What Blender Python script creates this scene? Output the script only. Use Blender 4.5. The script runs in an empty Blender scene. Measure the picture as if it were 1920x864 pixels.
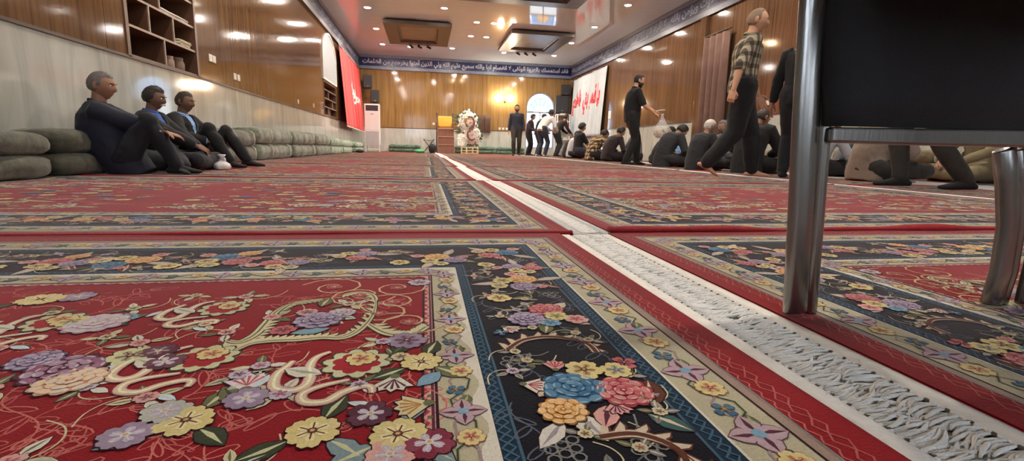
import bpy, math, random, unicodedata
from mathutils import Vector, Matrix, noise
random.seed(7)
PI = math.pi
SC = bpy.context.scene
COL = SC.collection
TS = bpy.data.scenes.new('workbench')      # scratch scene for evaluating modifiers, removed at the end

# ---------------------------------------------------------------- basics
def lin(c):
    return tuple(((x/255.0)/12.92 if x/255.0 <= 0.04045 else (((x/255.0)+0.055)/1.055)**2.4) for x in c)

def new_mat(name):
    m = bpy.data.materials.new(name); m.use_nodes = True
    nt = m.node_tree
    return m, nt, nt.nodes['Principled BSDF'], nt.nodes, nt.links

_mc = {}
def mat(name, rgb, rough=0.6, metal=0.0, var=0.12, scale=14.0, bump=0.0, bscale=60.0, spec=0.5, sheen=0.0, coat=0.0, emis=None, es=0.0, stretch=(1, 1, 1)):
    """plain procedural material: base colour broken up by noise, optional noise bump"""
    if name in _mc: return _mc[name]
    m, nt, b, N, L = new_mat(name)
    c = lin(rgb)
    tc = N.new('ShaderNodeTexCoord'); mp = N.new('ShaderNodeMapping'); mp.inputs['Scale'].default_value = stretch
    L.new(tc.outputs['Object'], mp.inputs['Vector'])
    nz = N.new('ShaderNodeTexNoise'); nz.inputs['Scale'].default_value = scale; nz.inputs['Detail'].default_value = 4
    L.new(mp.outputs['Vector'], nz.inputs['Vector'])
    rp = N.new('ShaderNodeValToRGB')
    rp.color_ramp.elements[0].position = .3; rp.color_ramp.elements[1].position = .7
    rp.color_ramp.elements[0].color = (*[x*(1-var) for x in c], 1); rp.color_ramp.elements[1].color = (*[min(1, x*(1+var)) for x in c], 1)
    L.new(nz.outputs['Fac'], rp.inputs['Fac']); L.new(rp.outputs['Color'], b.inputs['Base Color'])
    b.inputs['Roughness'].default_value = rough; b.inputs['Metallic'].default_value = metal
    b.inputs['Specular IOR Level'].default_value = spec
    b.inputs['Sheen Weight'].default_value = sheen; b.inputs['Coat Weight'].default_value = coat
    if bump:
        n2 = N.new('ShaderNodeTexNoise'); n2.inputs['Scale'].default_value = bscale; n2.inputs['Detail'].default_value = 3
        L.new(mp.outputs['Vector'], n2.inputs['Vector'])
        bp = N.new('ShaderNodeBump'); bp.inputs['Strength'].default_value = bump; bp.inputs['Distance'].default_value = .01
        L.new(n2.outputs['Fac'], bp.inputs['Height']); L.new(bp.outputs['Normal'], b.inputs['Normal'])
    if emis:
        b.inputs['Emission Color'].default_value = (*lin(emis), 1); b.inputs['Emission Strength'].default_value = es
    _mc[name] = m
    return m

def frames(pts, ref=None):
    """tangent + two normals along a polyline (parallel transport, or fixed reference right vector)"""
    pts = [Vector(p) for p in pts]; n = len(pts); out = []
    prev = None
    for i in range(n):
        t = (pts[min(i+1, n-1)] - pts[max(i-1, 0)])
        if t.length < 1e-9: t = Vector((0, 0, 1))
        t.normalize()
        if ref is not None:
            r = Vector(ref[i] if isinstance(ref, list) else ref)
        elif prev is None:
            r = Vector((1, 0, 0)) if abs(t.x) < .8 else Vector((0, 1, 0))
        else: r = prev
        r = (r - t*r.dot(t))
        if r.length < 1e-6: r = t.orthogonal()
        r.normalize(); u = t.cross(r).normalized(); prev = r
        out.append((t, r, u))
    return out

class MB:
    def __init__(s): s.v = []; s.f = []; s.m = []; s.c = None
    def add(s, vs, fs, mi=0):
        o = len(s.v); s.v += [tuple(p) for p in vs]; s.f += [tuple(i+o for i in f) for f in fs]; s.m += [mi]*len(fs)
        return s
    def box(s, c, d, mi=0, M=None):
        x, y, z = d[0]/2, d[1]/2, d[2]/2
        vs = [Vector((sx*x, sy*y, sz*z)) for sz in (-1, 1) for sy in (-1, 1) for sx in (-1, 1)]
        if M: vs = [M @ p for p in vs]
        vs = [p+Vector(c) for p in vs]
        return s.add(vs, [(0, 2, 3, 1), (4, 5, 7, 6), (0, 1, 5, 4), (2, 6, 7, 3), (0, 4, 6, 2), (1, 3, 7, 5)], mi)
    def bb(s, a, b, mi=0):
        return s.box([(a[i]+b[i])/2 for i in range(3)], [abs(b[i]-a[i]) for i in range(3)], mi)
    def tube(s, pts, rad, n=12, mi=0, ref=None, caps=True, dome=False):
        """rad: scalar or list of scalar / (ra, rb)"""
        pts = [Vector(p) for p in pts]
        if not isinstance(rad, list): rad = [rad]*len(pts)
        rad = [(r, r) if not isinstance(r, tuple) else r for r in rad]
        fr = frames(pts, ref)
        if dome:
            P, Q, F = [], [], []
            t0 = fr[0][0]; t1 = fr[-1][0]; d0 = min(rad[0]); d1 = min(rad[-1])
            for k in (1.0, .8, .45):
                P.append(pts[0]-t0*d0*k); Q.append((rad[0][0]*math.sqrt(max(.02, 1-k*k)), rad[0][1]*math.sqrt(max(.02, 1-k*k)))); F.append(fr[0])
            P += pts; Q += rad; F += fr
            for k in (.45, .8, 1.0):
                P.append(pts[-1]+t1*d1*k); Q.append((rad[-1][0]*math.sqrt(max(.02, 1-k*k)), rad[-1][1]*math.sqrt(max(.02, 1-k*k)))); F.append(fr[-1])
            pts, rad, fr = P, Q, F
        rings = []
        for p, (a, b), (t, r, u) in zip(pts, rad, fr):
            rings.append([p + r*(a*math.cos(2*PI*k/n)) + u*(b*math.sin(2*PI*k/n)) for k in range(n)])
        return s.loft(rings, mi, caps)
    def loft(s, rings, mi=0, caps=True, closed=True):
        n = len(rings[0]); o = [p for r in rings for p in r]; fs = []
        for i in range(len(rings)-1):
            for k in range(n if closed else n-1):
                a = i*n+k; b = i*n+(k+1) % n
                fs.append((a, b, b+n, a+n))
        if caps:
            fs.append(tuple(range(n-1, -1, -1))); fs.append(tuple(range((len(rings)-1)*n, len(rings)*n)))
        return s.add(o, fs, mi)
    def sphere(s, c, r, nu=14, nv=9, mi=0, M=None):
        if not isinstance(r, (tuple, list)): r = (r, r, r)
        rings = []
        for j in range(nv+1):
            th = PI*j/nv; th = min(max(th, .02), PI-.02)
            ring = []
            for k in range(nu):
                p = Vector((r[0]*math.sin(th)*math.cos(2*PI*k/nu), r[1]*math.sin(th)*math.sin(2*PI*k/nu), -r[2]*math.cos(th)))
                if M: p = M @ p
                ring.append(p+Vector(c))
            rings.append(ring)
        return s.loft(rings, mi)
    def prism(s, poly, fn, d0, d1, mi=0):
        """poly: 2-d outline, fn(u, v, d) -> 3-d point"""
        n = len(poly)
        vs = [fn(u, v, d0) for u, v in poly]+[fn(u, v, d1) for u, v in poly]
        fs = [tuple(range(n-1, -1, -1)), tuple(range(n, 2*n))]+[(i, (i+1) % n, (i+1) % n+n, i+n) for i in range(n)]
        return s.add(vs, fs, mi)
    def mesh(s, name):
        me = bpy.data.meshes.new(name); me.from_pydata(s.v, [], s.f)
        for i, p in enumerate(me.polygons): p.material_index = s.m[i]
        me.update(); return me
    def build(s, name, mats, parent=None, smooth=False, bevel=0, seg=2, sub=0, loc=None):
        me = s.mesh(name)
        for m in (mats if isinstance(mats, (list, tuple)) else [mats]): me.materials.append(m)
        return link(name, me, parent, smooth, bevel, seg, sub, loc)

def fix_normals(me):
    import bmesh
    bm = bmesh.new(); bm.from_mesh(me); bmesh.ops.recalc_face_normals(bm, faces=bm.faces); bm.to_mesh(me); bm.free()

def link(name, me, parent=None, smooth=False, bevel=0, seg=2, sub=0, loc=None):
    fix_normals(me)
    o = bpy.data.objects.new(name, me); COL.objects.link(o)
    if parent: o.parent = parent
    if loc: o.location = loc
    if smooth:
        me.polygons.foreach_set('use_smooth', [True]*len(me.polygons))
    if bevel:
        b = o.modifiers.new('bevel', 'BEVEL'); b.width = bevel; b.segments = seg; b.limit_method = 'ANGLE'; b.angle_limit = .6
    if sub:
        b = o.modifiers.new('sub', 'SUBSURF'); b.levels = sub; b.render_levels = sub
    return o

def empty(name, label, cat, loc=(0, 0, 0), az=0.0, group=None, scale=1.0):
    """az: compass heading in degrees of the thing's local +y (0 = away from the doorway end, 90 = towards the right wall)"""
    o = bpy.data.objects.new(name, None); COL.objects.link(o)
    o.location = loc; o.rotation_euler = (0, 0, -math.radians(az)); o.scale = (scale,)*3
    o.empty_display_size = .1
    return tag(o, label, cat, group)

def tag(o, label=None, cat=None, group=None, kind=None):
    if label: o['label'] = label
    if cat: o['category'] = cat
    if group: o['group'] = group
    if kind: o['kind'] = kind
    return o

def struct(o): o['kind'] = 'structure'; return o

def copy_tree(o, parent=None):
    c = o.copy(); COL.objects.link(c)
    if parent: c.parent = parent
    for ch in list(o.children): copy_tree(ch, c)
    return c

def remeshed(mb, voxel, smooth=4, fac=.5, name='m'):
    """one continuous surface out of overlapping pieces"""
    me = mb.mesh(name); fix_normals(me)
    o = bpy.data.objects.new('tmp', me); TS.collection.objects.link(o)
    r = o.modifiers.new('r', 'REMESH'); r.mode = 'VOXEL'; r.voxel_size = voxel
    if smooth:
        s = o.modifiers.new('s', 'SMOOTH'); s.iterations = smooth; s.factor = fac
    TS.view_layers[0].update(); dg = TS.view_layers[0].depsgraph
    out = bpy.data.meshes.new_from_object(o.evaluated_get(dg))
    bpy.data.objects.remove(o); bpy.data.meshes.remove(me)
    return out

def mesh_lists(me):
    return [Vector(v.co) for v in me.vertices], [tuple(p.vertices) for p in me.polygons]

# ---------------------------------------------------------------- arabic lettering
NONJOIN = set('اأإآدذرزوؤةىء')
NAMES = {'ی': 'FARSI YEH', 'ک': 'KEHEH', 'ي': 'YEH', 'ك': 'KAF'}
def shape_arabic(txt):
    """contextual letter forms, visual (left-to-right) order"""
    out = []; i = 0
    T = list(txt)
    def joins_next(c): return c.isalpha() and c not in NONJOIN
    while i < len(T):
        c = T[i]
        if c == ' ': out.append(' '); i += 1; continue
        prev = T[i-1] if i > 0 else ' '
        pj = prev != ' ' and joins_next(prev)
        if c == 'ل' and i+1 < len(T) and T[i+1] in 'اأإآ':
            nm = {'ا': 'ALEF', 'أ': 'ALEF WITH HAMZA ABOVE', 'إ': 'ALEF WITH HAMZA BELOW', 'آ': 'ALEF WITH MADDA ABOVE'}[T[i+1]]
            try: out.append(unicodedata.lookup('ARABIC LIGATURE LAM WITH %s %s FORM' % (nm, 'FINAL' if pj else 'ISOLATED')))
            except KeyError: out.append('\ufefb')
            i += 2; continue
        nj = i+1 < len(T) and T[i+1] != ' ' and c not in NONJOIN
        nm = unicodedata.name(c).replace('ARABIC LETTER ', '')
        form = 'MEDIAL' if pj and nj else 'FINAL' if pj else 'INITIAL' if nj else 'ISOLATED'
        try: ch = unicodedata.lookup('ARABIC LETTER %s %s FORM' % (nm, form))
        except KeyError:
            try: ch = unicodedata.lookup('ARABIC LETTER %s %s FORM' % (nm, 'FINAL' if pj else 'ISOLATED'))
            except KeyError: ch = c
        out.append(ch); i += 1
    return ''.join(reversed(out))

def text_mesh(txt, bold=0.0, extrude=0.004):
    c = bpy.data.curves.new('t', 'FONT'); c.body = txt; c.extrude = extrude; c.offset = bold; c.resolution_u = 3
    o = bpy.data.objects.new('tmp', c); TS.collection.objects.link(o)
    TS.view_layers[0].update(); dg = TS.view_layers[0].depsgraph
    me = bpy.data.meshes.new_from_object(o.evaluated_get(dg))
    bpy.data.objects.remove(o); bpy.data.curves.remove(c)
    V, F = mesh_lists(me); bpy.data.meshes.remove(me)
    return V, F

def lettering(txt, x0, x1, z0, z1, fn, bold=.01, th=.004, shaped=True):
    """lettering scaled into the box x0..x1, z0..z1; fn(u, v, d) places it"""
    V, F = text_mesh(shape_arabic(txt) if shaped else txt, bold)
    ax = [min(p.x for p in V), max(p.x for p in V)]; ay = [min(p.y for p in V), max(p.y for p in V)]; az = [min(p.z for p in V), max(p.z for p in V)]
    mb = MB()
    mb.add([fn(x0+(p.x-ax[0])/(ax[1]-ax[0])*(x1-x0), z0+(p.y-ay[0])/(ay[1]-ay[0])*(z1-z0), (p.z-az[0])/max(1e-9, az[1]-az[0])*th) for p in V], F)
    return mb

# ---------------------------------------------------------------- camera (measured from the room's vanishing points)
F_PX, YAW, PITCH, ROLL, CAM_H = 906.083, 0.179265, 0.167711, 0.0243677, 0.25
XL, XR, YB, ZC, ZW, ZF = -2.676, 6.395, 21.432, 3.906, 1.0, 3.346
YF = -5.0
def camera():
    cd = bpy.data.cameras.new('camera'); cam = bpy.data.objects.new('camera', cd); COL.objects.link(cam)
    cy, sy, cp, sp, cr, sr = math.cos(YAW), math.sin(YAW), math.cos(PITCH), math.sin(PITCH), math.cos(ROLL), math.sin(ROLL)
    fwd = Vector((sy, cy, 0)); right = Vector((cy, -sy, 0)); up = Vector((0, 0, 1))
    f2 = fwd*cp-up*sp; u2 = up*cp+fwd*sp
    r3 = right*cr+u2*sr; u3 = u2*cr-right*sr
    M = Matrix((r3, u3, -f2)).transposed().to_4x4(); M.translation = (0, 0, CAM_H)
    cam.matrix_world = M
    cd.sensor_fit = 'HORIZONTAL'; cd.sensor_width = 36; cd.lens = F_PX/1920*36; cd.clip_start = .02; cd.clip_end = 200
    SC.camera = cam
camera()
LAMP_ES = 820.0; GLOBE_ES = 60.0; SKY_ES = 7.0; EXPO = 0.45; SHEEN = .32
LAMP_ROWS = (9.8, 7.0, 4.2) ; LAMP_MID = ((1.8, 7.2), (1.8, 4.2), (1.8, 1.0))
# ---------------------------------------------------------------- surface materials of the hall
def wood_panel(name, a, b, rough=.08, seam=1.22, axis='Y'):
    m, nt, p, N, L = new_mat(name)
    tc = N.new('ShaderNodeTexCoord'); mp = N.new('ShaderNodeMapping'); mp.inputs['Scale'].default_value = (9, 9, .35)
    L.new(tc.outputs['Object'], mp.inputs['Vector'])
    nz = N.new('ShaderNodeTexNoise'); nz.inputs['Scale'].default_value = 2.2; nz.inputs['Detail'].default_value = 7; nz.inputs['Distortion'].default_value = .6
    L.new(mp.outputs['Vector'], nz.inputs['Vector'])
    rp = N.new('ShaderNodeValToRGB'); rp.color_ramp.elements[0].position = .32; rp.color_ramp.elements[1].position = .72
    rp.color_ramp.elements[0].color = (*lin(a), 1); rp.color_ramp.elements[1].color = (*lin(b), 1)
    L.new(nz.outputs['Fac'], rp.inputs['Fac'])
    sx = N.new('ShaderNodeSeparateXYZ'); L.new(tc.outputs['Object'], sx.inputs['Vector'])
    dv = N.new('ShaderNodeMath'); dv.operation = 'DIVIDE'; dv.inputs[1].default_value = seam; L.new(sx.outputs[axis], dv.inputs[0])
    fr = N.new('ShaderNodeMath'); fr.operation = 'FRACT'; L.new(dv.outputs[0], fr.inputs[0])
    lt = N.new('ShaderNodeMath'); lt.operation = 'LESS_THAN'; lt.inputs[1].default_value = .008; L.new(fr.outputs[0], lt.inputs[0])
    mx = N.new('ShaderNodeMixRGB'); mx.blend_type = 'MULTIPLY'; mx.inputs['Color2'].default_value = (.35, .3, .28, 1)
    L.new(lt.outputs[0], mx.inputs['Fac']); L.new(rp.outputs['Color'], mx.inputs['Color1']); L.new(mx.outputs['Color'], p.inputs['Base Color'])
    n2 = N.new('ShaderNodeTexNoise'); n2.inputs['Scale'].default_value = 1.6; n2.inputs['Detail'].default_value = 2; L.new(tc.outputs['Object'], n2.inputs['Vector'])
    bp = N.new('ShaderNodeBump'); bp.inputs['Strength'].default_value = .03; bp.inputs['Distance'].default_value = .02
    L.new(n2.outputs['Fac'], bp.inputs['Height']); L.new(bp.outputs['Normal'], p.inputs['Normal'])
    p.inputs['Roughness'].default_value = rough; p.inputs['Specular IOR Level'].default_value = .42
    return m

def marble(name, a, b):
    m, nt, p, N, L = new_mat(name)
    tc = N.new('ShaderNodeTexCoord'); mp = N.new('ShaderNodeMapping'); mp.inputs['Scale'].default_value = (3.2, 3.2, .5)
    L.new(tc.outputs['Object'], mp.inputs['Vector'])
    nz = N.new('ShaderNodeTexNoise'); nz.inputs['Scale'].default_value = 1.6; nz.inputs['Detail'].default_value = 8; nz.inputs['Distortion'].default_value = .9
    L.new(mp.outputs['Vector'], nz.inputs['Vector'])
    rp = N.new('ShaderNodeValToRGB'); rp.color_ramp.elements[0].position = .3; rp.color_ramp.elements[1].position = .68
    rp.color_ramp.elements[0].color = (*lin(a), 1); rp.color_ramp.elements[1].color = (*lin(b), 1)
    L.new(nz.outputs['Fac'], rp.inputs['Fac']); L.new(rp.outputs['Color'], p.inputs['Base Color'])
    p.inputs['Roughness'].default_value = .07; p.inputs['Specular IOR Level'].default_value = .5
    return m

def ceiling_mat():
    m, nt, p, N, L = new_mat('glossy_ceiling_panels')
    tc = N.new('ShaderNodeTexCoord'); sx = N.new('ShaderNodeSeparateXYZ'); L.new(tc.outputs['Object'], sx.inputs['Vector'])
    dv = N.new('ShaderNodeMath'); dv.operation = 'DIVIDE'; dv.inputs[1].default_value = .25; L.new(sx.outputs['Y'], dv.inputs[0])
    fr = N.new('ShaderNodeMath'); fr.operation = 'FRACT'; L.new(dv.outputs[0], fr.inputs[0])
    lt = N.new('ShaderNodeMath'); lt.operation = 'LESS_THAN'; lt.inputs[1].default_value = .03; L.new(fr.outputs[0], lt.inputs[0])
    mp = N.new('ShaderNodeMapping'); mp.inputs['Scale'].default_value = (.6, 5, 1); L.new(tc.outputs['Object'], mp.inputs['Vector'])
    nz = N.new('ShaderNodeTexNoise'); nz.inputs['Scale'].default_value = 3; nz.inputs['Detail'].default_value = 4; L.new(mp.outputs['Vector'], nz.inputs['Vector'])
    rp = N.new('ShaderNodeValToRGB'); rp.color_ramp.elements[0].color = (*lin((212, 222, 224)), 1); rp.color_ramp.elements[1].color = (*lin((228, 238, 240)), 1)
    L.new(nz.outputs['Fac'], rp.inputs['Fac'])
    mx = N.new('ShaderNodeMixRGB'); mx.blend_type = 'MULTIPLY'; mx.inputs['Color2'].default_value = (.8, .79, .78, 1)
    L.new(lt.outputs[0], mx.inputs['Fac']); L.new(rp.outputs['Color'], mx.inputs['Color1']); L.new(mx.outputs['Color'], p.inputs['Base Color'])
    p.inputs['Roughness'].default_value = .05; p.inputs['Specular IOR Level'].default_value = .6
    return m

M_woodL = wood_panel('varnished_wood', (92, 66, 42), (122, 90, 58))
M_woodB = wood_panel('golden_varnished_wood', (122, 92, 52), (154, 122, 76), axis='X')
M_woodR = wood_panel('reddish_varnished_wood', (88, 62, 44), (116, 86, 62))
M_marble = marble('pale_marble', (158, 160, 152), (190, 190, 182))
M_ceil = ceiling_mat()
M_dkwood = mat('dark_wood', (70, 50, 36), .35, var=.2, scale=6, stretch=(8, 8, 1))
M_shelf = mat('shelf_wood', (96, 66, 48), .4, var=.15, scale=5)
M_edge = mat('shelf_edge', (150, 128, 112), .4, var=.1)
M_white = mat('white_paint', (225, 225, 222), .4, var=.04)
M_black = mat('black_plastic', (22, 22, 24), .45, var=.1)
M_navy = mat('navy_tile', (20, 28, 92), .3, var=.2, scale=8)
M_navyS = mat('sheen_grey_tile', (46, 50, 78), .3, var=.2, scale=8)  # side friezes: grey of the grazing reflection put into the navy
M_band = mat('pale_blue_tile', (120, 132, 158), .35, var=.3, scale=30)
M_bandS = mat('grey_blue_tile', (92, 94, 112), .35, var=.3, scale=30)  # same reflection grey put into the side bands; also colours the scrollwork
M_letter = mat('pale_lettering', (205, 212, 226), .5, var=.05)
M_letterS = mat('sheen_grey_lettering', (140, 144, 160), .5, var=.05)  # side lettering, greyed in colour for the same grazing reflection

# ---------------------------------------------------------------- shell
T = .2
fl = MB().bb((XL-T, YF-T, -.12), (XR+T, YB+T, -.012)).build('floor', mat('concrete_floor', (120, 110, 100), .7)); struct(fl)
ce = MB().bb((XL-T, YF-T, ZC), (XR+T, YB+T, ZC+.15)).build('ceiling', M_ceil); struct(ce)

# left wall: marble dado below, varnished wood above, two shelf recesses
N1 = (5.17, 6.62, ZW, 2.35); N2 = (14.08, 15.98, 1.03, 1.95)
w = MB()
w.bb((XL-T-.3, YF, -.12), (XL, YB, ZW), 1)
def woodl(y0, y1, z0, z1): w.bb((XL-.04, y0, z0), (XL, y1, z1), 0)
woodl(YF, N1[0], ZW, ZC); woodl(N1[0], N1[1], N1[3], ZC); woodl(N1[1], N2[0], ZW, ZC)
woodl(N2[0], N2[1], N2[3], ZC); woodl(N2[0], N2[1], ZW, N2[2]); woodl(N2[1], YB, ZW, ZC)
w.bb((XL-T-.3, YF, ZW), (XL-.42, YB, ZC), 0)
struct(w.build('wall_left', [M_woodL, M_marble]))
# right wall
w = MB(); w.bb((XR, YF, -.12), (XR+T, YB, ZW), 1); w.bb((XR, YF, ZW), (XR+T, YB, ZC), 0)
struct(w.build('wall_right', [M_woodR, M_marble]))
# wall behind the viewer
w = MB(); w.bb((XL-T, YF-T, -.12), (XR+T, YF, ZW), 1)
FILL_WINDOWS = [(-1.9, .1), (.9, 2.9), (3.7, 5.7)]; xs = [XL-T]+[v for q in FILL_WINDOWS for v in q]+[XR+T]  # openings for the added daylight windows
for k in range(0, 8, 2): w.bb((xs[k], YF-T, ZW), (xs[k+1], YF, ZC), 0)
for a, b in FILL_WINDOWS: w.bb((a, YF-T, 3.1), (b, YF, ZC), 0)
struct(w.build('wall_rear', [M_woodR, M_marble]))
# far wall with the arched window opening
WX0, WX1, WZ0, WZS = 4.40, 5.66, .30, 2.07
WC, WR = (WX0+WX1)/2, (WX1-WX0)/2
w = MB()
for a, b in ((XL-T, WX0), (WX1, XR+T)):
    w.bb((a, YB, -.12), (b, YB+T, ZW), 1); w.bb((a, YB, ZW), (b, YB+T, ZC), 0)
w.bb((WX0, YB, -.12), (WX1, YB+T, WZ0), 1)
n = 24
arc = [(WC-WR*math.cos(PI*k/n), WZS+WR*math.sin(PI*k/n)) for k in range(n+1)]
for k in range(n):
    (xa, za), (xb, zb) = arc[k], arc[k+1]
    w.prism([(xa, za), (xb, zb), (xb, ZC), (xa, ZC)], lambda u, v, d: (u, d, v), YB, YB+T, 0)
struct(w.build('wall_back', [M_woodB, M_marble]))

# dark rail on top of the dado
for nm, a, b in (('trim_1', (XL, YF, ZW-.012), (XL+.012, YB, ZW+.012)), ('trim_2', (XR-.012, YF, ZW-.012), (XR, YB, ZW+.012))):
    struct(MB().bb(a, b).build(nm, M_dkwood))
tr = MB(); tr.bb((XL+.012, YB-.012, ZW-.012), (WX0-.06, YB, ZW+.012)); tr.bb((WX1+.06, YB-.012, ZW-.012), (XR-.012, YB, ZW+.012)); struct(tr.build('trim_3', M_dkwood))

# ---------------------------------------------------------------- calligraphy frieze under the ceiling
V1 = 'فقد استمسك بالعروة الوثقى لا انفصام لها والله سميع عليم الله ولي الذين آمنوا يخرجهم من الظلمات'
V2 = 'إلى النور والذين كفروا أولياؤهم الطاغوت يخرجونهم من النور إلى الظلمات أولئك أصحاب النار هم فيها خالدون'
V3 = 'لا إكراه في الدين قد تبين الرشد من الغي فمن يكفر بالطاغوت ويؤمن بالله'
def frieze(nm, fn, u0, u1, verse, reps, mats, lm):
    m = MB()
    def blk(z0, z1, d, mi): m.prism([(u0, z0), (u1, z0), (u1, z1), (u0, z1)], fn, 0, d, mi)
    blk(ZF, ZF+.12, .05, 1); blk(ZF+.12, ZC-.11, .03, 0); blk(ZC-.11, ZC, .05, 1)
    blk(ZF-.015, ZF, .06, 2); blk(ZF+.115, ZF+.13, .055, 2); blk(ZC-.12, ZC-.105, .055, 2)
    o = struct(m.build(nm, mats))
    L = (u1-u0)/reps
    for k in range(reps):
        lt = lettering(verse, u0+k*L+.12, u0+(k+1)*L-.12, ZF+.13, ZC-.115, lambda u, v, d: fn(u, v, d+.0301), bold=.03)
        lt.build('lettering', lm, o)
    # scroll ornament between the letters
    sc = MB()
    nn = int((u1-u0)/.34)
    for k in range(nn):
        cx = u0+.2+k*.34; cz = (ZF+ZC)/2+(.05 if k % 2 else -.05)
        pts = []
        for j in range(13):
            a = j/12*2.2*PI; r = .11*(1-j/15)
            pts.append(fn(cx+r*math.cos(a), cz+r*math.sin(a)*.9, .032))
        sc.tube(pts, .006, 4)
    sc.build('scrollwork', M_bandS, o)
    return o
frieze('trim_4', lambda u, v, d: (u, YB-d, v), XL+.05, XR-.05, V1, 1, [M_navy, M_band, M_dkwood], M_letter)
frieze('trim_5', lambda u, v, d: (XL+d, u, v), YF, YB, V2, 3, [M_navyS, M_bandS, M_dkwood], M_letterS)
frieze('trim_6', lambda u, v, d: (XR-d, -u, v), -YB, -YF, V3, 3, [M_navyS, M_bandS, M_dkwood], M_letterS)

# ---------------------------------------------------------------- arched window, stained glass above a bar, plain panes below
def glass(name, rgb, t):
    m, nt, p, N, L = new_mat(name)
    N.remove(p); out = N['Material Output']
    tr = N.new('ShaderNodeBsdfTransparent'); rgb = [math.sqrt(x) for x in rgb]; t = math.sqrt(t); tr.inputs['Color'].default_value = (*[x*t for x in rgb], 1)
    gl = N.new('ShaderNodeBsdfGlossy'); gl.inputs['Roughness'].default_value = .1
    nz = N.new('ShaderNodeTexNoise'); nz.inputs['Scale'].default_value = 6
    hs = N.new('ShaderNodeMixRGB'); hs.inputs['Color1'].default_value = (*[x*t*.85 for x in rgb], 1); hs.inputs['Color2'].default_value = (*[x*t for x in rgb], 1)
    L.new(nz.outputs['Fac'], hs.inputs['Fac']); L.new(hs.outputs['Color'], tr.inputs['Color'])
    mx = N.new('ShaderNodeMixShader'); mx.inputs['Fac'].default_value = .05
    L.new(tr.outputs[0], mx.inputs[1]); L.new(gl.outputs[0], mx.inputs[2]); L.new(mx.outputs[0], out.inputs['Surface'])
    return m
G_blue = glass('blue_glass', (.25, .55, 1), .85); G_amber = glass('amber_glass', (1, .62, .3), .8); G_clear = glass('clear_glass', (.95, .97, 1), .95); G_pale = glass('pale_blue_glass', (.6, .8, 1), .9)
M_frame = mat('blue_white_frame', (150, 165, 200), .4, var=.08)
M_lead = mat('window_lead', (96, 92, 92), .5)
BZ = 1.86
YW = YB+.09
wr = MB()
out = [(WX0, WZ0)]+arc+[(WX1, WZ0)]
pts = [Vector((x, YW, z)) for x, z in out]
inn = [((x-WC)*.93+WC, WZ0+.05 if z == WZ0 else (z-WZS)*.93+WZS if z > WZS else z) for x, z in out]
pl = out+inn[::-1]
nn = len(out)
for i in range(nn-1):
    wr.prism([out[i], out[i+1], inn[i+1], inn[i]], lambda u, v, d: (u, d, v), YW-.05, YW+.03)
wr.bb((WX0, YW-.05, WZ0), (WX1, YW+.03, WZ0+.05))
win = struct(wr.build('window_1', M_frame))
bars = MB()
bars.bb((WX0+.04, YW-.03, BZ-.025), (WX1-.04, YW+.02, BZ+.025)); bars.bb((WC-.02, YW-.02, WZ0+.04), (WC+.02, YW+.01, BZ))
bars.bb((WX0+.04, YW-.02, 1.05), (WX1-.04, YW+.01, 1.09))
bars.build('glazing_bar', M_lead, win)
ld = MB()
R1, R2 = .30, .50
cz = BZ+.03
for k in range(7):
    a = PI*k/6
    ld.tube([(WC+R1*math.cos(a), YW, cz+R1*math.sin(a)), (WC+.70*math.cos(a)*.8, YW, cz+.86*math.sin(a)*.82)], .008, 5)
ld.tube([(WC+R1*math.cos(PI*k/16), YW, cz+R1*math.sin(PI*k/16)) for k in range(17)], .009, 5)
ld.tube([(WC+R2*math.cos(PI*k/16), YW, cz+R2*1.15*math.sin(PI*k/16)) for k in range(17)], .009, 5)
ld.tube([(WC, YW, cz), (WC, YW, cz+R1)], .008, 5)
ld.build('lead_line', M_lead, win)
def fan(r0, r1, kz, m, nm):
    g = MB()
    for k in range(16):
        a, b = PI*k/16, PI*(k+1)/16
        q = [(WC+r*math.cos(t), cz+r*(1.15 if r > .4 else 1)*math.sin(t)) for r, t in ((r0, a), (r1, a), (r1, b), (r0, b))]
        g.prism(q, lambda u, v, d: (u, YW+d, v), -.002, .002)
    g.build(nm, m, win)
fan(.001, R1, 0, G_amber, 'amber_pane'); fan(R1, R2, 0, G_blue, 'blue_pane')
g = MB()   # outer pieces of the arch
for k in range(24):
    (xa, za), (xb, zb) = arc[k], arc[k+1]
    def inn_(x, z):
        t = math.atan2(z-cz, x-WC); return (WC+R2*math.cos(t), cz+R2*1.15*math.sin(t))
    g.prism([(xa, za), (xb, zb), inn_(xb, zb), inn_(xa, za)], lambda u, v, d: (u, YW+d, v), -.002, .002)
g.build('outer_pane', G_pale, win)
g = MB(); g.bb((WX0+.03, YW-.002, WZ0+.03), (WX1-.03, YW+.002, BZ)); g.build('clear_pane', G_clear, win)
# unseen windows added in the wall behind the viewer for daylight and steel reflections
for k, (a, b) in enumerate(FILL_WINDOWS):
    f = MB()
    for x in (a+.03, (a+b)/2, b-.03): f.bb((x-.03, YF-.14, ZW), (x+.03, YF-.06, 3.1))
    for z in (ZW+.03, 2.3, 3.07): f.bb((a, YF-.14, z-.03), (b, YF-.06, z+.03))
    o = struct(f.build('window_%d' % (k+2), M_frame))
    MB().bb((a+.02, YF-.102, ZW+.02), (b-.02, YF-.098, 3.08)).build('pane', G_clear, o)
struct(MB().bb((XL-8, YF-14, -.2), (XR+8, YF-T-.02, -.1)).build('ground', mat('pale_paving', (200, 198, 190), .8)))
# pale yard outside the window
struct(MB().bb((WX0-6, YB+T+.02, -.2), (WX1+6, YB+14, -.1)).build('ground', mat('pale_paving', (200, 198, 190), .8)))

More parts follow.
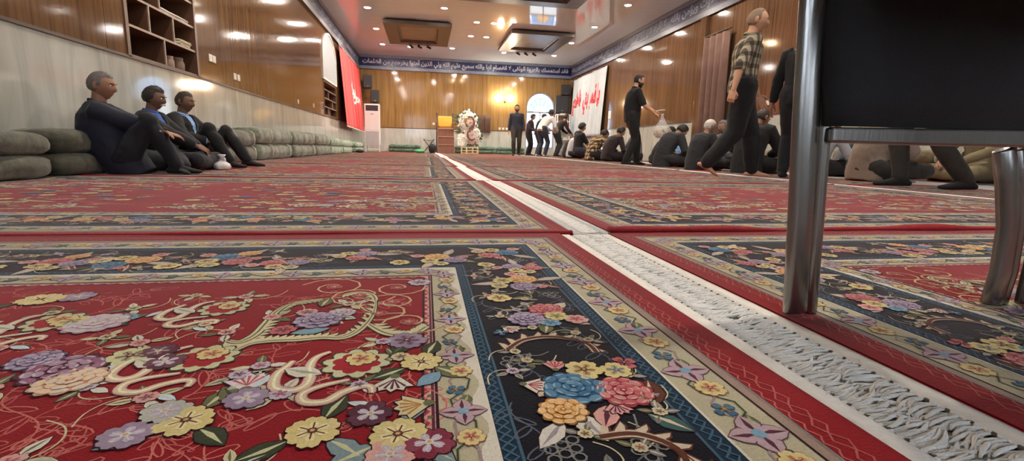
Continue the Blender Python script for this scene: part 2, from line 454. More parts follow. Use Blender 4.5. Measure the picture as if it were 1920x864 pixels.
# ---------------------------------------------------------------- ceiling: wooden drop panels and downlights
M_panelf = mat('brown_panel_frame', (84, 70, 62), .3, var=.15, scale=5)
M_panelc = mat('panel_field', (124, 110, 96), .3, var=.12, scale=3)
M_panelg = mat('grey_panel_field', (128, 120, 116), .25, var=.1, scale=3)
def drop_panel(x0, x1, y0, y1, label, field, spots=True):
    cx, cy = (x0+x1)/2, (y0+y1)/2
    r = empty('ceiling_panel', label, 'ceiling panel', (cx, cy, ZC), 0, 'wooden drop panels on the ceiling')
    a, b = (x1-x0)/2, (y1-y0)/2
    f = MB()
    def ring(k, z): return [(-a+k, -b+k, z), (a-k, -b+k, z), (a-k, b-k, z), (-a+k, b-k, z)]
    f.loft([ring(.12, 0), ring(.0, -.06), ring(0, -.15), ring(.38, -.15), ring(.40, -.10), ring(.46, -.10), ring(.46, -.06)], 0, caps=False)
    f.build('frame', M_panelf, r)
    c = MB(); c.bb((-a+.40, -b+.40, -.075), (a-.40, b-.40, -.05)); c.build('field', field, r)
    if spots:
        for i, dx in enumerate((-.25, .02, .3)):
            s = MB()
            s.tube([(dx, b-.06, -.15), (dx, b-.06, -.19)], .012, 8)
            s.tube([(dx-.09+.03*i, b-.05, -.18), (dx+.05+.03*i, b+.0, -.235)], .035, 12)
            s.build('spotlight', M_black, r, True)
    return r
drop_panel(-1.19, .80, 15.2, 18.2, 'brown wooden drop panel on the ceiling nearer the red banner side', M_panelc)
drop_panel(2.65, 4.66, 15.45, 18.35, 'brown and grey wooden drop panel on the ceiling nearer the white banner side', M_panelg)
drop_panel(.0, 3.80, 9.0, 12.5, 'large wooden drop panel cut off by the top of the photo', M_panelg, False)

M_lamp = mat('lamp_glow', (255, 246, 232), .4, var=0, emis=(255, 244, 228), es=LAMP_ES)
M_lampw = mat('warm_lamp_glow', (255, 226, 190), .4, var=0, emis=(255, 214, 165), es=LAMP_ES*.8)
M_ring = mat('white_lamp_ring', (215, 210, 205), .35, var=.03)
dl_mesh = {}
def downlight(x, y, label, warm=False):
    r = empty('downlight', label, 'ceiling light', (x, y, ZC), 0, 'recessed ceiling downlights')
    k = 'w' if warm else 'c'
    if k not in dl_mesh:
        a = MB()
        rings = [[(rr*math.cos(2*PI*j/20), rr*math.sin(2*PI*j/20), z) for j in range(20)] for rr, z in ((.105, 0), (.105, -.012), (.085, -.018), (.075, -.006))]
        a.loft(rings, 0, caps=False)
        l = MB(); l.loft([[(rr*math.cos(2*PI*j/20), rr*math.sin(2*PI*j/20), z) for j in range(20)] for rr, z in ((.076, -.004), (.07, -.016), (.03, -.022))])
        dl_mesh[k] = (a.build('ring', M_ring, r, True), l.build('lens', M_lampw if warm else M_lamp, r, True))
    else:
        for o in dl_mesh[k]:
            c = o.copy(); COL.objects.link(c); c.parent = r
    return r
DL = [(-1.51, 14.3, 'downlight above the left wall, in line with the pointed white arch', 0),
      (.52, 13.8, 'downlight between the two near corners of the wooden ceiling panels, left one', 0),
      (-1.51, 16.7, 'downlight between the left wall and the brown ceiling panel', 0),
      (-1.52, 19.1, 'downlight in the far left corner of the ceiling', 0),
      (-.53, 19.26, 'downlight touching the far edge of the brown ceiling panel', 0),
      (1.02, 19.1, 'downlight past the far right corner of the brown ceiling panel', 0),
      (1.52, 15.04, 'warm downlight, left one of the near pair between the two ceiling panels', 1),
      (2.03, 15.02, 'warm downlight, right one of the near pair between the two ceiling panels', 1),
      (1.51, 16.88, 'downlight, left one of the far pair between the two ceiling panels', 0),
      (2.03, 16.88, 'downlight, right one of the far pair between the two ceiling panels', 0),
      (3.01, 19.31, 'downlight at the far left corner of the grey ceiling panel', 0),
      (5.02, 19.35, 'downlight at the far right corner of the grey ceiling panel', 0),
      (5.0, 16.94, 'downlight between the grey ceiling panel and the white banner wall', 0),
      (5.01, 14.63, 'downlight on the right, near corner of the grey ceiling panel', 0),
      (5.07, 12.31, 'downlight on the right, in line with the large near panel', 0)]
for x, y, lb, wm in DL: downlight(x, y, lb, wm)
for x in (-1.5, 5.05):
    for y in LAMP_ROWS: downlight(x, y, 'ceiling downlight overhead, out of view above the near carpets')
for x, y in LAMP_MID: downlight(x, y, 'ceiling downlight overhead, out of view above the near carpets')
# ---------------------------------------------------------------- wall shelves
M_cloth_w = mat('white_cloth', (215, 210, 205), .8, var=.08, bump=.3, bscale=20)
M_paper = mat('cream_paper', (205, 196, 172), .7, var=.1)
def recess_shelf(y0, y1, z0, z1, boards, divs, label, depth=.36):
    r = empty('wall_shelf', label, 'shelf', (XL, (y0+y1)/2, z0), 90)   # local +y = into the hall; local x = -(y)
    L = (y1-y0)
    def Y(y): return -(y-(y0+y1)/2)
    c = MB()
    c.bb((-L/2, -depth, 0), (L/2, -depth+.02, z1-z0)); c.build('back_panel', M_shelf, r)
    c = MB()
    fw = .05
    for s in (-1, 1): c.bb((s*L/2, -depth, 0), (s*(L/2-fw), .012, z1-z0))
    c.bb((-L/2+fw, -depth, z1-z0-.04), (L/2-fw, .012, z1-z0)); c.bb((-L/2+fw, -depth, 0), (L/2-fw, .0, .03))
    c.build('frame', M_shelf, r)
    def board(a, b, nm):
        m = MB(); m.bb(a, (b[0], -.012, b[2]), 0); m.bb((a[0], -.012, a[2]), (b[0], 0, b[2]), 1); m.build(nm, [M_shelf, M_edge], r)
    for z in boards: board((-L/2+fw, -depth+.02, z-z0-.011), (L/2-fw, 0, z-z0+.011), 'shelf_board')
    for y, za, zb in divs: board((Y(y)-.01, -depth+.02, za-z0+.011), (Y(y)+.01, 0, zb-z0-.011), 'divider')
    return r
recess_shelf(N1[0], N1[1], N1[2], N1[3], [1.29, 1.56, 1.83, 2.09], [(5.87, 1.019, 1.29), (5.61, 1.29, 1.56), (6.09, 1.29, 1.56), (5.83, 1.56, 1.83), (6.2, 1.83, 2.09)],
             'brown wooden pigeonhole shelf set in the left wall above the seated men')
recess_shelf(N2[0], N2[1], N2[2], N2[3], [1.26, 1.49, 1.72], [(14.7, 1.04, 1.26), (15.35, 1.26, 1.49), (14.8, 1.49, 1.72)],
             'small brown bookshelf set in the left wall below the pointed white arch', .3)
def slab_pile(name, n, x0, x1, y0, y1, z, th, m, label, cat, wob=.01):
    """folded layers lying on each other"""
    b = MB()
    for k in range(n):
        dx, dy = random.uniform(-wob, wob), random.uniform(-wob, wob)
        nx = 7; top = []
        rings = []
        for i in range(nx):
            y = y0+(y1-y0)*i/(nx-1)+dy; bz = z+k*th
            s = .004*math.sin(i*1.7+k)
            rings.append([(x0+dx, y, bz), (x1+dx+s, y, bz), (x1+dx+s+.006, y, bz+th*.5), (x1+dx+s, y, bz+th*.92), (x0+dx, y, bz+th*.92)])
        b.loft(rings)
    return tag(b.build(name, m, None, True), label, cat)
slab_pile('folded_cloth', 2, XL-.25, XL-.03, 5.87, 6.52, 1.572, .022, M_cloth_w, 'long white folded cloth lying on the upper board of the pigeonhole shelf', 'cloth')
slab_pile('folded_cloth', 1, XL-.25, XL-.06, 6.12, 6.45, 1.842, .02, M_cloth_w, 'white cloth on the topmost visible board of the pigeonhole shelf', 'cloth')
slab_pile('paper_stack', 5, XL-.25, XL-.03, 6.30, 6.55, 1.302, .016, M_paper, 'stack of cream papers in the middle row of the pigeonhole shelf', 'papers')
def jar(name, x, y, z, r, h, m, label):
    b = MB(); prof = [(.0, 0), (r*.9, 0), (r, h*.12), (r, h*.6), (r*.8, h*.82), (r*.86, h*.86), (r*.86, h), (0.001, h)]
    b.loft([[(x+q*math.cos(2*PI*k/16), y+q*math.sin(2*PI*k/16), z+t) for k in range(16)] for q, t in prof])
    return tag(b.build(name, m, None, True), label, 'jar')
jar('clay_jar', XL-.1, 6.13, ZW+.031, .055, .13, mat('pale_clay', (150, 128, 112), .6), 'pale jar in the bottom row of the pigeonhole shelf, nearer the divider')
jar('clay_jar', XL-.12, 6.36, ZW+.031, .075, .15, mat('brown_clay', (122, 100, 86), .6), 'wider brown jar in the bottom row of the pigeonhole shelf, by its right end')
for k, (y, z, h, c) in enumerate([(15.55, 1.272, .17, (150, 130, 110)), (15.62, 1.272, .19, (120, 60, 50)), (15.70, 1.272, .16, (90, 96, 80)), (14.3, 1.502, .17, (170, 150, 120)), (14.38, 1.502, .18, (80, 70, 90)), (15.1, 1.061, .18, (140, 120, 96)), (15.19, 1.061, .15, (110, 60, 44))]):
    b = MB(); b.bb((XL-.2, y, z), (XL-.05, y+.05, z+h), 0); b.bb((XL-.195, y+.006, z+.004), (XL-.053, y+.044, z+h-.004+.003), 1)
    nm = ['tan', 'dark red', 'olive', 'beige', 'purple grey', 'sand coloured', 'brown'][k]
    tag(b.build('book', [mat('book_'+nm.replace(' ', '_'), c, .6), M_paper]), nm+' book standing on the small bookshelf below the pointed arch', 'book', 'books in the small shelf')

# pointed white arch on the left wall
A0, A1, AZ0, AZ1 = 14.0, 16.02, 1.97, 3.31
pts = []
ac = (A0+A1)/2
def arch_outline(k=0.0):
    hw = (A1-A0)/2-k
    o = [(ac-hw, AZ0+k), (ac+hw, AZ0+k), (ac+hw, 2.62)]
    for i in range(1, 10):
        t = i/10; o.append((ac+hw*math.cos(t*PI/2)**.9, 2.62+(AZ1-k-2.62)*(math.sin(t*PI/2)*.75+.25*t)))
    o.append((ac, AZ1-k))
    for i in range(9, 0, -1):
        t = i/10; o.append((ac-hw*math.cos(t*PI/2)**.9, 2.62+(AZ1-k-2.62)*(math.sin(t*PI/2)*.75+.25*t)))
    o.append((ac-hw, 2.62)); return o
ar = empty('arch_panel', 'white pointed arch panel on the left wall above the small bookshelf', 'wall panel', (XL, ac, AZ0), 0)
b = MB(); o0, o1 = arch_outline(), arch_outline(.05)
for i in range(len(o0)):
    j = (i+1) % len(o0)
    b.prism([o0[i], o0[j], o1[j], o1[i]], lambda u, v, d: (d, u-ac, v-AZ0), .0, .035)
b.build('frame', M_white, ar)
b = MB(); b.prism(o1, lambda u, v, d: (d, u-ac, v-AZ0), .002, .018); b.build('panel', mat('white_screen', (168, 174, 180), .6, var=.05), ar)

# ---------------------------------------------------------------- banners
def banner(name, label, corners, m, folds, amp, hem, rodm, txt, tbox, tm, nrm):
    """cloth between four corners (tl, tr, br, bl); folds run down the cloth"""
    r = empty(name, label, 'banner', corners[3])
    base = Vector(corners[3])
    tl, tr, br, bl = [Vector(c)-base for c in corners]
    nrm = Vector(nrm)
    def P(u, v, d=0):
        p = (bl*(1-u)+br*u)*(1-v)+(tl*(1-u)+tr*u)*v
        w = (1-v)**.7
        q = amp*(.35+.65*w)*(math.sin(u*folds*2*PI+1.3*math.sin(3*u)+v*1.1)+.45*math.sin(u*folds*4.7*PI+2+v*2))
        sag = -.02*math.sin(u*PI*5)*v
        return p+nrm*(q+amp*1.5+d)+Vector((0, 0, sag*.5))
    NU, NV = 90, 24
    b = MB(); vs = [P(i/NU, j/NV) for j in range(NV+1) for i in range(NU+1)]
    b.add(vs, [(j*(NU+1)+i, j*(NU+1)+i+1, (j+1)*(NU+1)+i+1, (j+1)*(NU+1)+i) for j in range(NV) for i in range(NU)])
    o = b.build('cloth', m, r, True)
    s = o.modifiers.new('s', 'SOLIDIFY'); s.thickness = .004; s.offset = 0
    h = MB()
    for v in hem:
        h.tube([P(i/NU, v, .004) for i in range(NU+1)], .016, 6)
    h.build('hem', rodm, r, True)
    b = MB(); b.tube([P(0, 1)+Vector((0, 0, .02)), P(1, 1)+Vector((0, 0, .02))], .014, 8); b.build('hanging_rod', rodm, r, True)
    for t, (u0, u1, v0, v1) in zip(txt, tbox):
        lt = lettering(t, u0, u1, v0, v1, lambda u, v, d: P(u, v, d+.008), bold=.045, th=.003)
        lt.build('lettering', tm, r)
    return r
M_redcloth = mat('red_banner_cloth', (206, 28, 30), .7, var=.08, scale=3, sheen=.2)
M_whcloth = mat('white_banner_cloth', (178, 186, 190), .7, var=.05, scale=3, sheen=.1)
M_redink = mat('red_ink', (205, 28, 36), .6, var=.05)
M_whink = mat('white_ink', (238, 226, 226), .6, var=.03)
banner('banner', 'red hanging banner with white calligraphy on the left wall', [(XL+.03, 16.3, 3.27), (XL+.03, 20.9, 3.27), (XL+.2, 20.7, .78), (XL+.2, 16.25, .83)],
       M_redcloth, 5, .028, (.0,), M_white, ['لبيك', 'يا حسين'], [(.42, .62, .44, .68), (.50, .92, .36, .58)], M_whink, (1, 0, 0))
banner('banner', 'white hanging banner with red calligraphy on the right wall', [(XR-.03, 20.75, 3.2), (XR-.03, 16.85, 3.22), (XR-.08, 17.1, .78), (XR-.08, 20.9, .80)],
       M_whcloth, 6, .03, (.0, ), mat('dark_red_hem', (110, 50, 52), .6), ['يا قمر بني هاشم'], [(.04, .88, .36, .80)], M_redink, (-1, 0, 0))

# ---------------------------------------------------------------- curtain and pilaster on the right wall
M_curt = mat('brown_pink_curtain', (112, 82, 72), .8, var=.12, scale=5, sheen=.1)
r = empty('curtain', 'brown pleated curtain hanging on the right wall behind the walking man', 'curtain', (XR-.12, 10.16, .05))
NU = 80; b = MB(); vs = []
for z in (0, 1.0, 2.0, 2.75):
    for i in range(NU+1):
        u = i/NU; a = .075*(1-.2*z/2.75)
        vs.append((a*math.sin(u*2*PI*4.3)+.012*math.sin(u*31+z), (u-.5)*.95, z))
b.add(vs, [(j*(NU+1)+i, j*(NU+1)+i+1, (j+1)*(NU+1)+i+1, (j+1)*(NU+1)+i) for j in range(3) for i in range(NU)])
o = b.build('fabric', M_curt, r, True); s = o.modifiers.new('s', 'SOLIDIFY'); s.thickness = .006
MB().tube([(0, -.52, 2.79), (0, .5, 2.79)], .018, 10).build('curtain_rod', M_dkwood, r, True)
struct(MB().bb((XR-.1, 10.68, 0), (XR, 10.92, ZF-.02)).build('pillar', M_woodR, bevel=.01))

# ---------------------------------------------------------------- sockets and switches
M_sock = mat('socket_plastic', (218, 210, 196), .35, var=.03); M_hole = mat('socket_hole', (40, 38, 36), .5)
def socket(wall, a, z, label, n=1):
    loc, az = {'L': ((XL, a, z), 90), 'R': ((XR, a, z), -90), 'B': ((a, YB, z), 180)}[wall]
    r = empty('wall_socket', label, 'socket', loc, az, 'wall sockets')
    MB().bb((-.045, 0, -.045), (.045, .012, .045)).build('cover_plate', M_sock, r, bevel=.004)
    h = MB(); h.tube([(0, .012, 0), (0, .0135, 0)], .022, 14)
    for s in (-1, 1): h.tube([(s*.009, .0134, 0), (s*.009, .0142, 0)], .003, 6)
    h.build('socket_face', [M_sock if n else M_hole], r)
for a in (6.97, 7.08): socket('L', a, 1.29, 'white wall socket right of the pigeonhole shelf, %s one of two' % ('near' if a < 7 else 'far'))
for a in (7.76, 7.9): socket('L', a, 1.17, 'white wall socket just above the marble between the two shelves, %s of a pair' % ('near' if a < 7.8 else 'far'))
for a in (11.3,): socket('L', a, 1.13, 'wall socket on the left wall halfway to the pointed arch')
socket('L', 12.8, 1.17, 'dark wall socket on the left wall just before the small bookshelf', 0)
for a in (8.44, 8.30): socket('R', a, 1.22, 'white wall socket above the black-jacketed man, %s of the pair' % ('far' if a > 8.4 else 'near'))
for k, a in enumerate((3.22, 3.38, 3.54)): socket('B', a, 1.10, 'white socket in the row of three on the back wall, %s' % ('nearest the flowers', 'the middle one', 'nearest the standing man')[k])
socket('B', .36, 1.22, 'white wall socket left of the wooden pulpit chair')
r = empty('switch_panel', 'white switch panel on the right wall beside the white banner', 'switch', (XR, 16.55, 1.5), -90)
MB().bb((-.12, 0, -.13), (.12, .02, .13)).build('cover_plate', M_white, r, bevel=.006)
for k in range(2): MB().bb((-.09+k*.1, .02, -.05), (-.01+k*.1, .028, .05)).build('rocker', M_sock, r, bevel=.003)

# ---------------------------------------------------------------- twin globe wall lamp
M_globe = mat('lit_globe', (255, 248, 236), .3, var=0, emis=(255, 244, 225), es=GLOBE_ES)
M_brass = mat('brass', (180, 140, 70), .3, .9)
r = empty('wall_lamp', 'lit twin globe wall lamp on the back wall left of the arched window', 'wall lamp', (3.42, YB, 2.28))
MB().sphere((0, -.02, 0), (.07, .02, .07)).build('wall_plate', M_brass, r, True)
for s in (-1, 1):
    MB().tube([(0, -.03, 0), (s*.12, -.16, -.09), (s*.26, -.2, -.08), (s*.26, -.2, -.02)], .012, 8).build('arm', M_brass, r, True)
    MB().sphere((s*.26, -.2, .11), .13, 20, 14).build('globe', M_globe, r, True)

# ---------------------------------------------------------------- loudspeakers in the far corners
def speaker(loc, az, d, label, br):
    r = empty('loudspeaker', label, 'loudspeaker', loc, az, 'wall loudspeakers')
    w_, dp, h = d
    b = MB(); b.loft([[(-w_*.38, -dp/2, z), (w_*.38, -dp/2, z), (w_/2, dp/2, z), (-w_/2, dp/2, z)] for z in (0, h)]); b.build('cabinet', M_black, r, bevel=.012)
    g = MB(); g.bb((-w_*.45, dp/2, h*.04), (w_*.45, dp/2+.012, h*.96)); g.build('grille', mat('speaker_mesh', (34, 34, 38), .7, bump=.5, bscale=200), r, bevel=.006)
    MB().sphere((0, dp/2+.012, h*.15), (.03, .006, .012)).build('badge', mat('grey_metal', (170, 170, 172), .3, .8), r, True)
    MB().tube([(0, -dp/2+.01, h*.5), (br[0], br[1], h*.5)], .02, 8).build('bracket', M_black, r, True)
speaker((-2.30, 21.0, 2.52), 165, (.36, .32, .50), 'black loudspeaker high in the far left corner, upper of the two', (0, -.45))
speaker((-2.03, 21.0, 1.96), 165, (.34, .32, .50), 'black loudspeaker above the air conditioner, lower of the two', (0, -.46))
speaker((5.88, 21.1, 1.82), 182, (.58, .40, .74), 'big black loudspeaker on the back wall right of the arched window', (0, -.34))
speaker((6.06, 21.15, 2.60), 184, (.42, .34, .44), 'smaller black loudspeaker high in the far right corner', (0, -.29))

# ---------------------------------------------------------------- floor-standing air conditioner
M_acw = mat('air_conditioner_white', (222, 224, 226), .35, var=.03); M_acg = mat('air_conditioner_grey', (186, 190, 194), .4, var=.04)
r = empty('air_conditioner', 'tall white floor-standing air conditioner in the far left corner', 'air conditioner', (-1.93, 19.1, 0), 180)
MB().bb((-.27, -.17, .24), (.27, .17, 1.75)).build('body', M_acw, r, bevel=.015)
b = MB()
for s in (-1, 1):
    for y in (-.14, .14): b.bb((s*.26, y-.02, 0), (s*.225, y+.02, .25))
b.bb((-.25, .125, .1), (.25, .155, .125)); b.bb((-.25, -.155, .1), (.25, -.125, .125)); b.build('stand', M_acw, r)
b = MB(); b.bb((-.22, .165, 1.50), (.22, .172, 1.70), 0)
for k in range(7): b.bb((-.21, .170, 1.515+k*.026), (.21, .186, 1.523+k*.026), 1)
b.build('air_outlet', [mat('dark_louvre', (42, 44, 50), .5), mat('grey_louvre', (90, 94, 102), .4)], r)
b = MB(); b.bb((-.24, .168, .27), (.24, .178, .76))
for k in range(16): b.bb((-.21, .176, .30+k*.028), (.21, .184, .31+k*.028))
b.build('intake_grille', M_acg, r)
MB().bb((-.24, .168, .80), (.24, .178, 1.46)).build('front_panel', M_acw, r, bevel=.004)
MB().bb((-.06, .178, 1.375), (.06, .183, 1.40)).build('display', mat('grey_display', (120, 124, 130), .3), r, bevel=.002)

# ---------------------------------------------------------------- wooden pulpit chair with steps
M_minbar = mat('pulpit_wood', (122, 84, 68), .45, var=.15, scale=5, stretch=(6, 1, 1)); M_minbar2 = mat('pulpit_wood_light', (158, 116, 92), .45, var=.12, scale=5)
r = empty('pulpit_chair', 'wooden pulpit chair with steps and yellow back cushion against the back wall', 'pulpit', (.81, 19.2, 0))
for s in (-1, 1):
    b = MB(); b.prism([(0, 0), (1.45, 0), (1.45, 1.0), (.95, 1.0), (.72, .98), (.48, .66), (.24, .33), (0, .05)], lambda u, v, d: (d, u, v), s*.33, s*.30); b.build('side_panel', M_minbar, r, bevel=.004)
for k in range(3):
    y, z = k*.24, .06+k*.31
    b = MB(); b.bb((-.30, y+.02, max(0, z-.31) if k else 0), (.30, y+.045, z+.26)); b.build('riser', M_minbar, r)
    b = MB(); b.bb((-.30, y-.01, z+.255), (.30, y+.27, z+.285)); b.build('step', M_minbar2, r, bevel=.004)
MB().bb((-.33, .70, .97), (.33, 1.45, 1.01)).build('seat', M_minbar2, r, bevel=.005)
for s in (-1, 1):
    MB().bb((s*.345, .62, 1.01), (s*.295, 1.45, 1.22)).build('armrest', M_minbar, r, bevel=.006)
    MB().tube([(s*.33, 1.43, .0), (s*.33, 1.43, 1.58)], [.03, .025], 10).build('post', M_dkwood, r, True)
    MB().sphere((s*.33, 1.43, 1.6), .034).build('finial', M_dkwood, r, True)
b = MB(); b.bb((-.29, 1.30, 1.05), (.29, 1.41, 1.50)); o = b.build('back_cushion', mat('mustard_fabric', (214, 166, 66), .8, var=.1, bump=.3, bscale=30), r, True, bevel=.045, seg=4)

# ---------------------------------------------------------------- flower wreath on a wooden crate stand
M_petal = mat('white_petal', (232, 236, 228), .6, var=.05); M_green = mat('dark_leaf', (52, 78, 46), .5, var=.25); M_rib = mat('maroon_ribbon', (112, 62, 58), .6); M_pale = mat('pale_wood', (206, 186, 148), .6, var=.1)
M_pinkc = mat('pinkish_blossom', (214, 190, 186), .6, var=.1)
r = empty('flower_wreath', 'double wreath of white flowers with maroon bands on a pale wooden stand', 'flower wreath', (1.72, 19.3, 0))
b = MB()
for y in (-.12, .12):
    for x in (-.32, -.12, .12, .32): b.bb((x-.02, y-.012, 0), (x+.02, y+.012, .27))
    for z in (.04, .14, .25): b.bb((-.34, y-.018, z-.015), (.34, y-.006, z+.015))
b.bb((-.02, -.02, .2), (.02, .02, 1.45)); b.build('stand', M_pale, r)
rnd = random.Random(3)
fl_, lf = MB(), MB()
def blossom(c, s, d):
    d = Vector(d).normalized(); q = d.to_track_quat('Z', 'Y').to_matrix()
    for k in range(5):
        a = 2*PI*k/5+rnd.random(); t = q @ Vector((math.cos(a), math.sin(a), .55)); e = q @ Vector((-math.sin(a), math.cos(a), 0))
        c0 = Vector(c)
        fl_.add([c0, c0+t*s*.55+e*s*.3, c0+t*s, c0+t*s*.55-e*s*.3, c0+t*s*.5+d*s*.12], [(0, 1, 4), (1, 2, 4), (2, 3, 4), (3, 0, 4)])
def blade(c, d, l, w_):
    d = Vector(d).normalized(); e = d.cross(Vector((0, 1, .2))).normalized(); c = Vector(c)
    lf.add([c, c+d*l*.45+e*w_, c+d*l, c+d*l*.45-e*w_, c+d*l*.45+Vector((0, -.015, 0))], [(0, 1, 4), (1, 2, 4), (2, 3, 4), (3, 0, 4)])
for (cx, cz, R, n0) in ((-.02, 1.22, .30, 210), (.08, .72, .30, 190)):
    for k in range(n0):
        a = rnd.uniform(0, 2*PI); rr = R*rnd.uniform(.45, 1.08)
        if cz > 1 and math.cos(a) < 0: rr *= 1.35
        blossom((cx+rr*math.cos(a), -.10-rnd.random()*.1+.12*(rr/R-.5), cz+rr*math.sin(a)*1.1), rnd.uniform(.04, .075), (math.cos(a)*.8, -.8, math.sin(a)*.8))
    for k in range(70):
        a = rnd.uniform(0, 2*PI); 
        blade((cx+R*.75*math.cos(a), rnd.uniform(-.02, .06), cz+R*.75*math.sin(a)), (math.cos(a), rnd.uniform(-.3, .1), math.sin(a)), rnd.uniform(.2, .40 if math.cos(a) < .2 else .28), .022)
for k in range(26): blade((-.25+rnd.uniform(-.1, .05), .02, 1.1+rnd.uniform(-.3, .4)), (-1, rnd.uniform(-.4, 0), rnd.uniform(-.4, .5)), rnd.uniform(.25, .42), .02)
for k in range(24): blade((rnd.uniform(-.1, .3), -.08, .45), (rnd.uniform(-.6, .6), -.2, -1), rnd.uniform(.12, .26), .02)
lf.build('greenery', M_green, r); fl_.build('white_blossoms', M_petal, r)
b = MB(); b.tube([(-.02+.17*math.cos(t), -.27, 1.2+.22*math.sin(t)) for t in [1.9-k*.28 for k in range(14)]], (.03), 8, ref=(0, 1, 0)); b.build('upper_band', M_rib, r, True)
b = MB(); b.tube([(.06+.17*math.cos(t), -.27, .75+.20*math.sin(t)) for t in [1.3+k*.3 for k in range(15)]], .034, 8, ref=(0, 1, 0)); b.build('lower_band', M_rib, r, True)
fl_ = MB()
for cx, cz in ((-.02, 1.2), (.08, .76)):
    for k in range(40): 
        a = rnd.uniform(0, 2*PI); rr = .11*rnd.random()**.5; blossom((cx+rr*math.cos(a), -.26, cz+rr*math.sin(a)), .045, (math.cos(a)*.4, -1, math.sin(a)*.4))
fl_.build('centre_blossoms', M_pinkc, r)
fl_ = MB()
for k in range(60): blossom((-.33+rnd.uniform(-.12, .1), -.12, .55+rnd.uniform(-.22, .2)), rnd.uniform(.05, .08), (rnd.uniform(-.5, .2), -1, rnd.uniform(-.3, .5)))
fl_.build('side_spray', M_petal, r)

# ---------------------------------------------------------------- brown drape on a wall rail
M_drape = mat('brown_drape', (84, 58, 48), .75, var=.12)
r = empty('drape', 'dark brown drape hanging on the back wall just right of the flowers', 'drape', (2.52, YB-.14, .90))
for s in (-1, 1):
    b = MB(); rings = []
    for i in range(13):
        x = s*(.015+.25*i/12); y = -.03+.018*math.sin(i*1.9+s)
        rings.append([(x, y, 0), (x, y-.012, .02), (x, y*.6-.01, .55), (x, .0, .74), (x, .05, .745), (x, .05, .735), (x, .008, .725), (x, y*.6, .5), (x, y, .02)])
    b.loft(rings); b.build('cloth_panel', M_drape, r, True)
b = MB(); b.tube([(-.3, .03, .72), (.3, .03, .72)], .012, 8)
for s in (-1, 1): b.tube([(s*.28, .03, .72), (s*.28, .14, .72)], .01, 6)
b.build('rail', M_dkwood, r)

# ---------------------------------------------------------------- folding stool, bags by the back wall
M_blk = mat('black_fabric', (24, 25, 30), .8, var=.15)
r = empty('folding_stool', 'black folding stool with crossed legs left of the pulpit chair', 'stool', (.14, 19.35, 0), 0)
for y in (-.13, .13):
    for s in (-1, 1): MB().tube([(s*.22, y, .0), (-s*.20, y, .52)], .014, 8).build('leg', M_black, r, True)
for s in (-1, 1): MB().tube([(s*.2, -.15, .52), (s*.2, .15, .52)], .014, 8).build('side_rail', M_black, r, True)
b = MB(); b.loft([[(-.2, y, .535), (-.1, y, .50), (0, y, .485), (.1, y, .50), (.2, y, .535), (.2, y, .52), (.1, y, .485), (0, y, .47), (-.1, y, .485), (-.2, y, .52)] for y in (-.14, .14)]); b.build('seat', M_blk, r)
def soft_bag(name, label, loc, d, m, cat='bag', seed=1, handles=True, az=0):
    b = MB(); b.sphere((0, 0, d[2]*.45), (d[0]/2, d[1]/2, d[2]*.45), 20, 12)
    rr = empty(name, label, cat, loc, az)
    o = b.build('bag_body', m, rr, True)
    nr = [n.vector.copy() for n in o.data.vertex_normals]
    for v in o.data.vertices:
        n_ = noise.noise(v.co*9+Vector((seed, 0, 0)))
        v.co += nr[v.index]*n_*.03*min(1, d[2]*3)
        v.co.z = max(v.co.z, 0)
    if handles:
        for s in (-1, 1): MB().tube([(-d[0]*.2, s*.02, d[2]*.82), (-d[0]*.12, s*.03, d[2]*1.15), (d[0]*.12, s*.03, d[2]*1.15), (d[0]*.2, s*.02, d[2]*.82)], .008, 6).build('handle', m, rr, True)
    return rr
soft_bag('black_bag', 'black bag standing on the floor beside the folding stool', (.27, 18.98, 0), (.32, .22, .40), M_blk, seed=4)
soft_bag('green_bag', 'crumpled green plastic bag on the floor left of the folding stool', (-.22, 19.0, 0), (.42, .3, .16), mat('green_plastic', (52, 150, 96), .35, var=.2), seed=9, handles=False)
soft_bag('shopping_bag', 'black bag lying at the foot of the left wall near the banner', (-2.1, 16.6, 0), (.25, .6, .12), M_blk, seed=6, handles=False)

# knotted bag by the seated men
M_plast = mat('white_plastic', (226, 222, 226), .3, var=.06, coat=.3)
r = empty('plastic_bag', 'small knotted white plastic bag on the carpet in front of the seated men', 'plastic bag', (-1.78, 4.72, 0), 30)
b = MB(); prof = [(.02, 0), (.062, .008), (.075, .03), (.066, .055), (.035, .075), (.014, .088), (.012, .10), (.022, .115), (.036, .135), (.03, .138)]
rings = []
for k, (q, z) in enumerate(prof):
    rings.append([(q*math.cos(2*PI*j/22)*(1+.12*math.sin(j*2.1+k)), q*.8*math.sin(2*PI*j/22)*(1+.12*math.cos(j*1.7+k)), z) for j in range(22)])
b.loft(rings); b.build('bag_body', M_plast, r, True)
for s in (-1, 1): MB().tube([(0, 0, .09), (s*.02, .01, .10), (s*.045, .0, .085)], [.01, .012, .006], 8).build('knot_ear', M_plast, r, True)

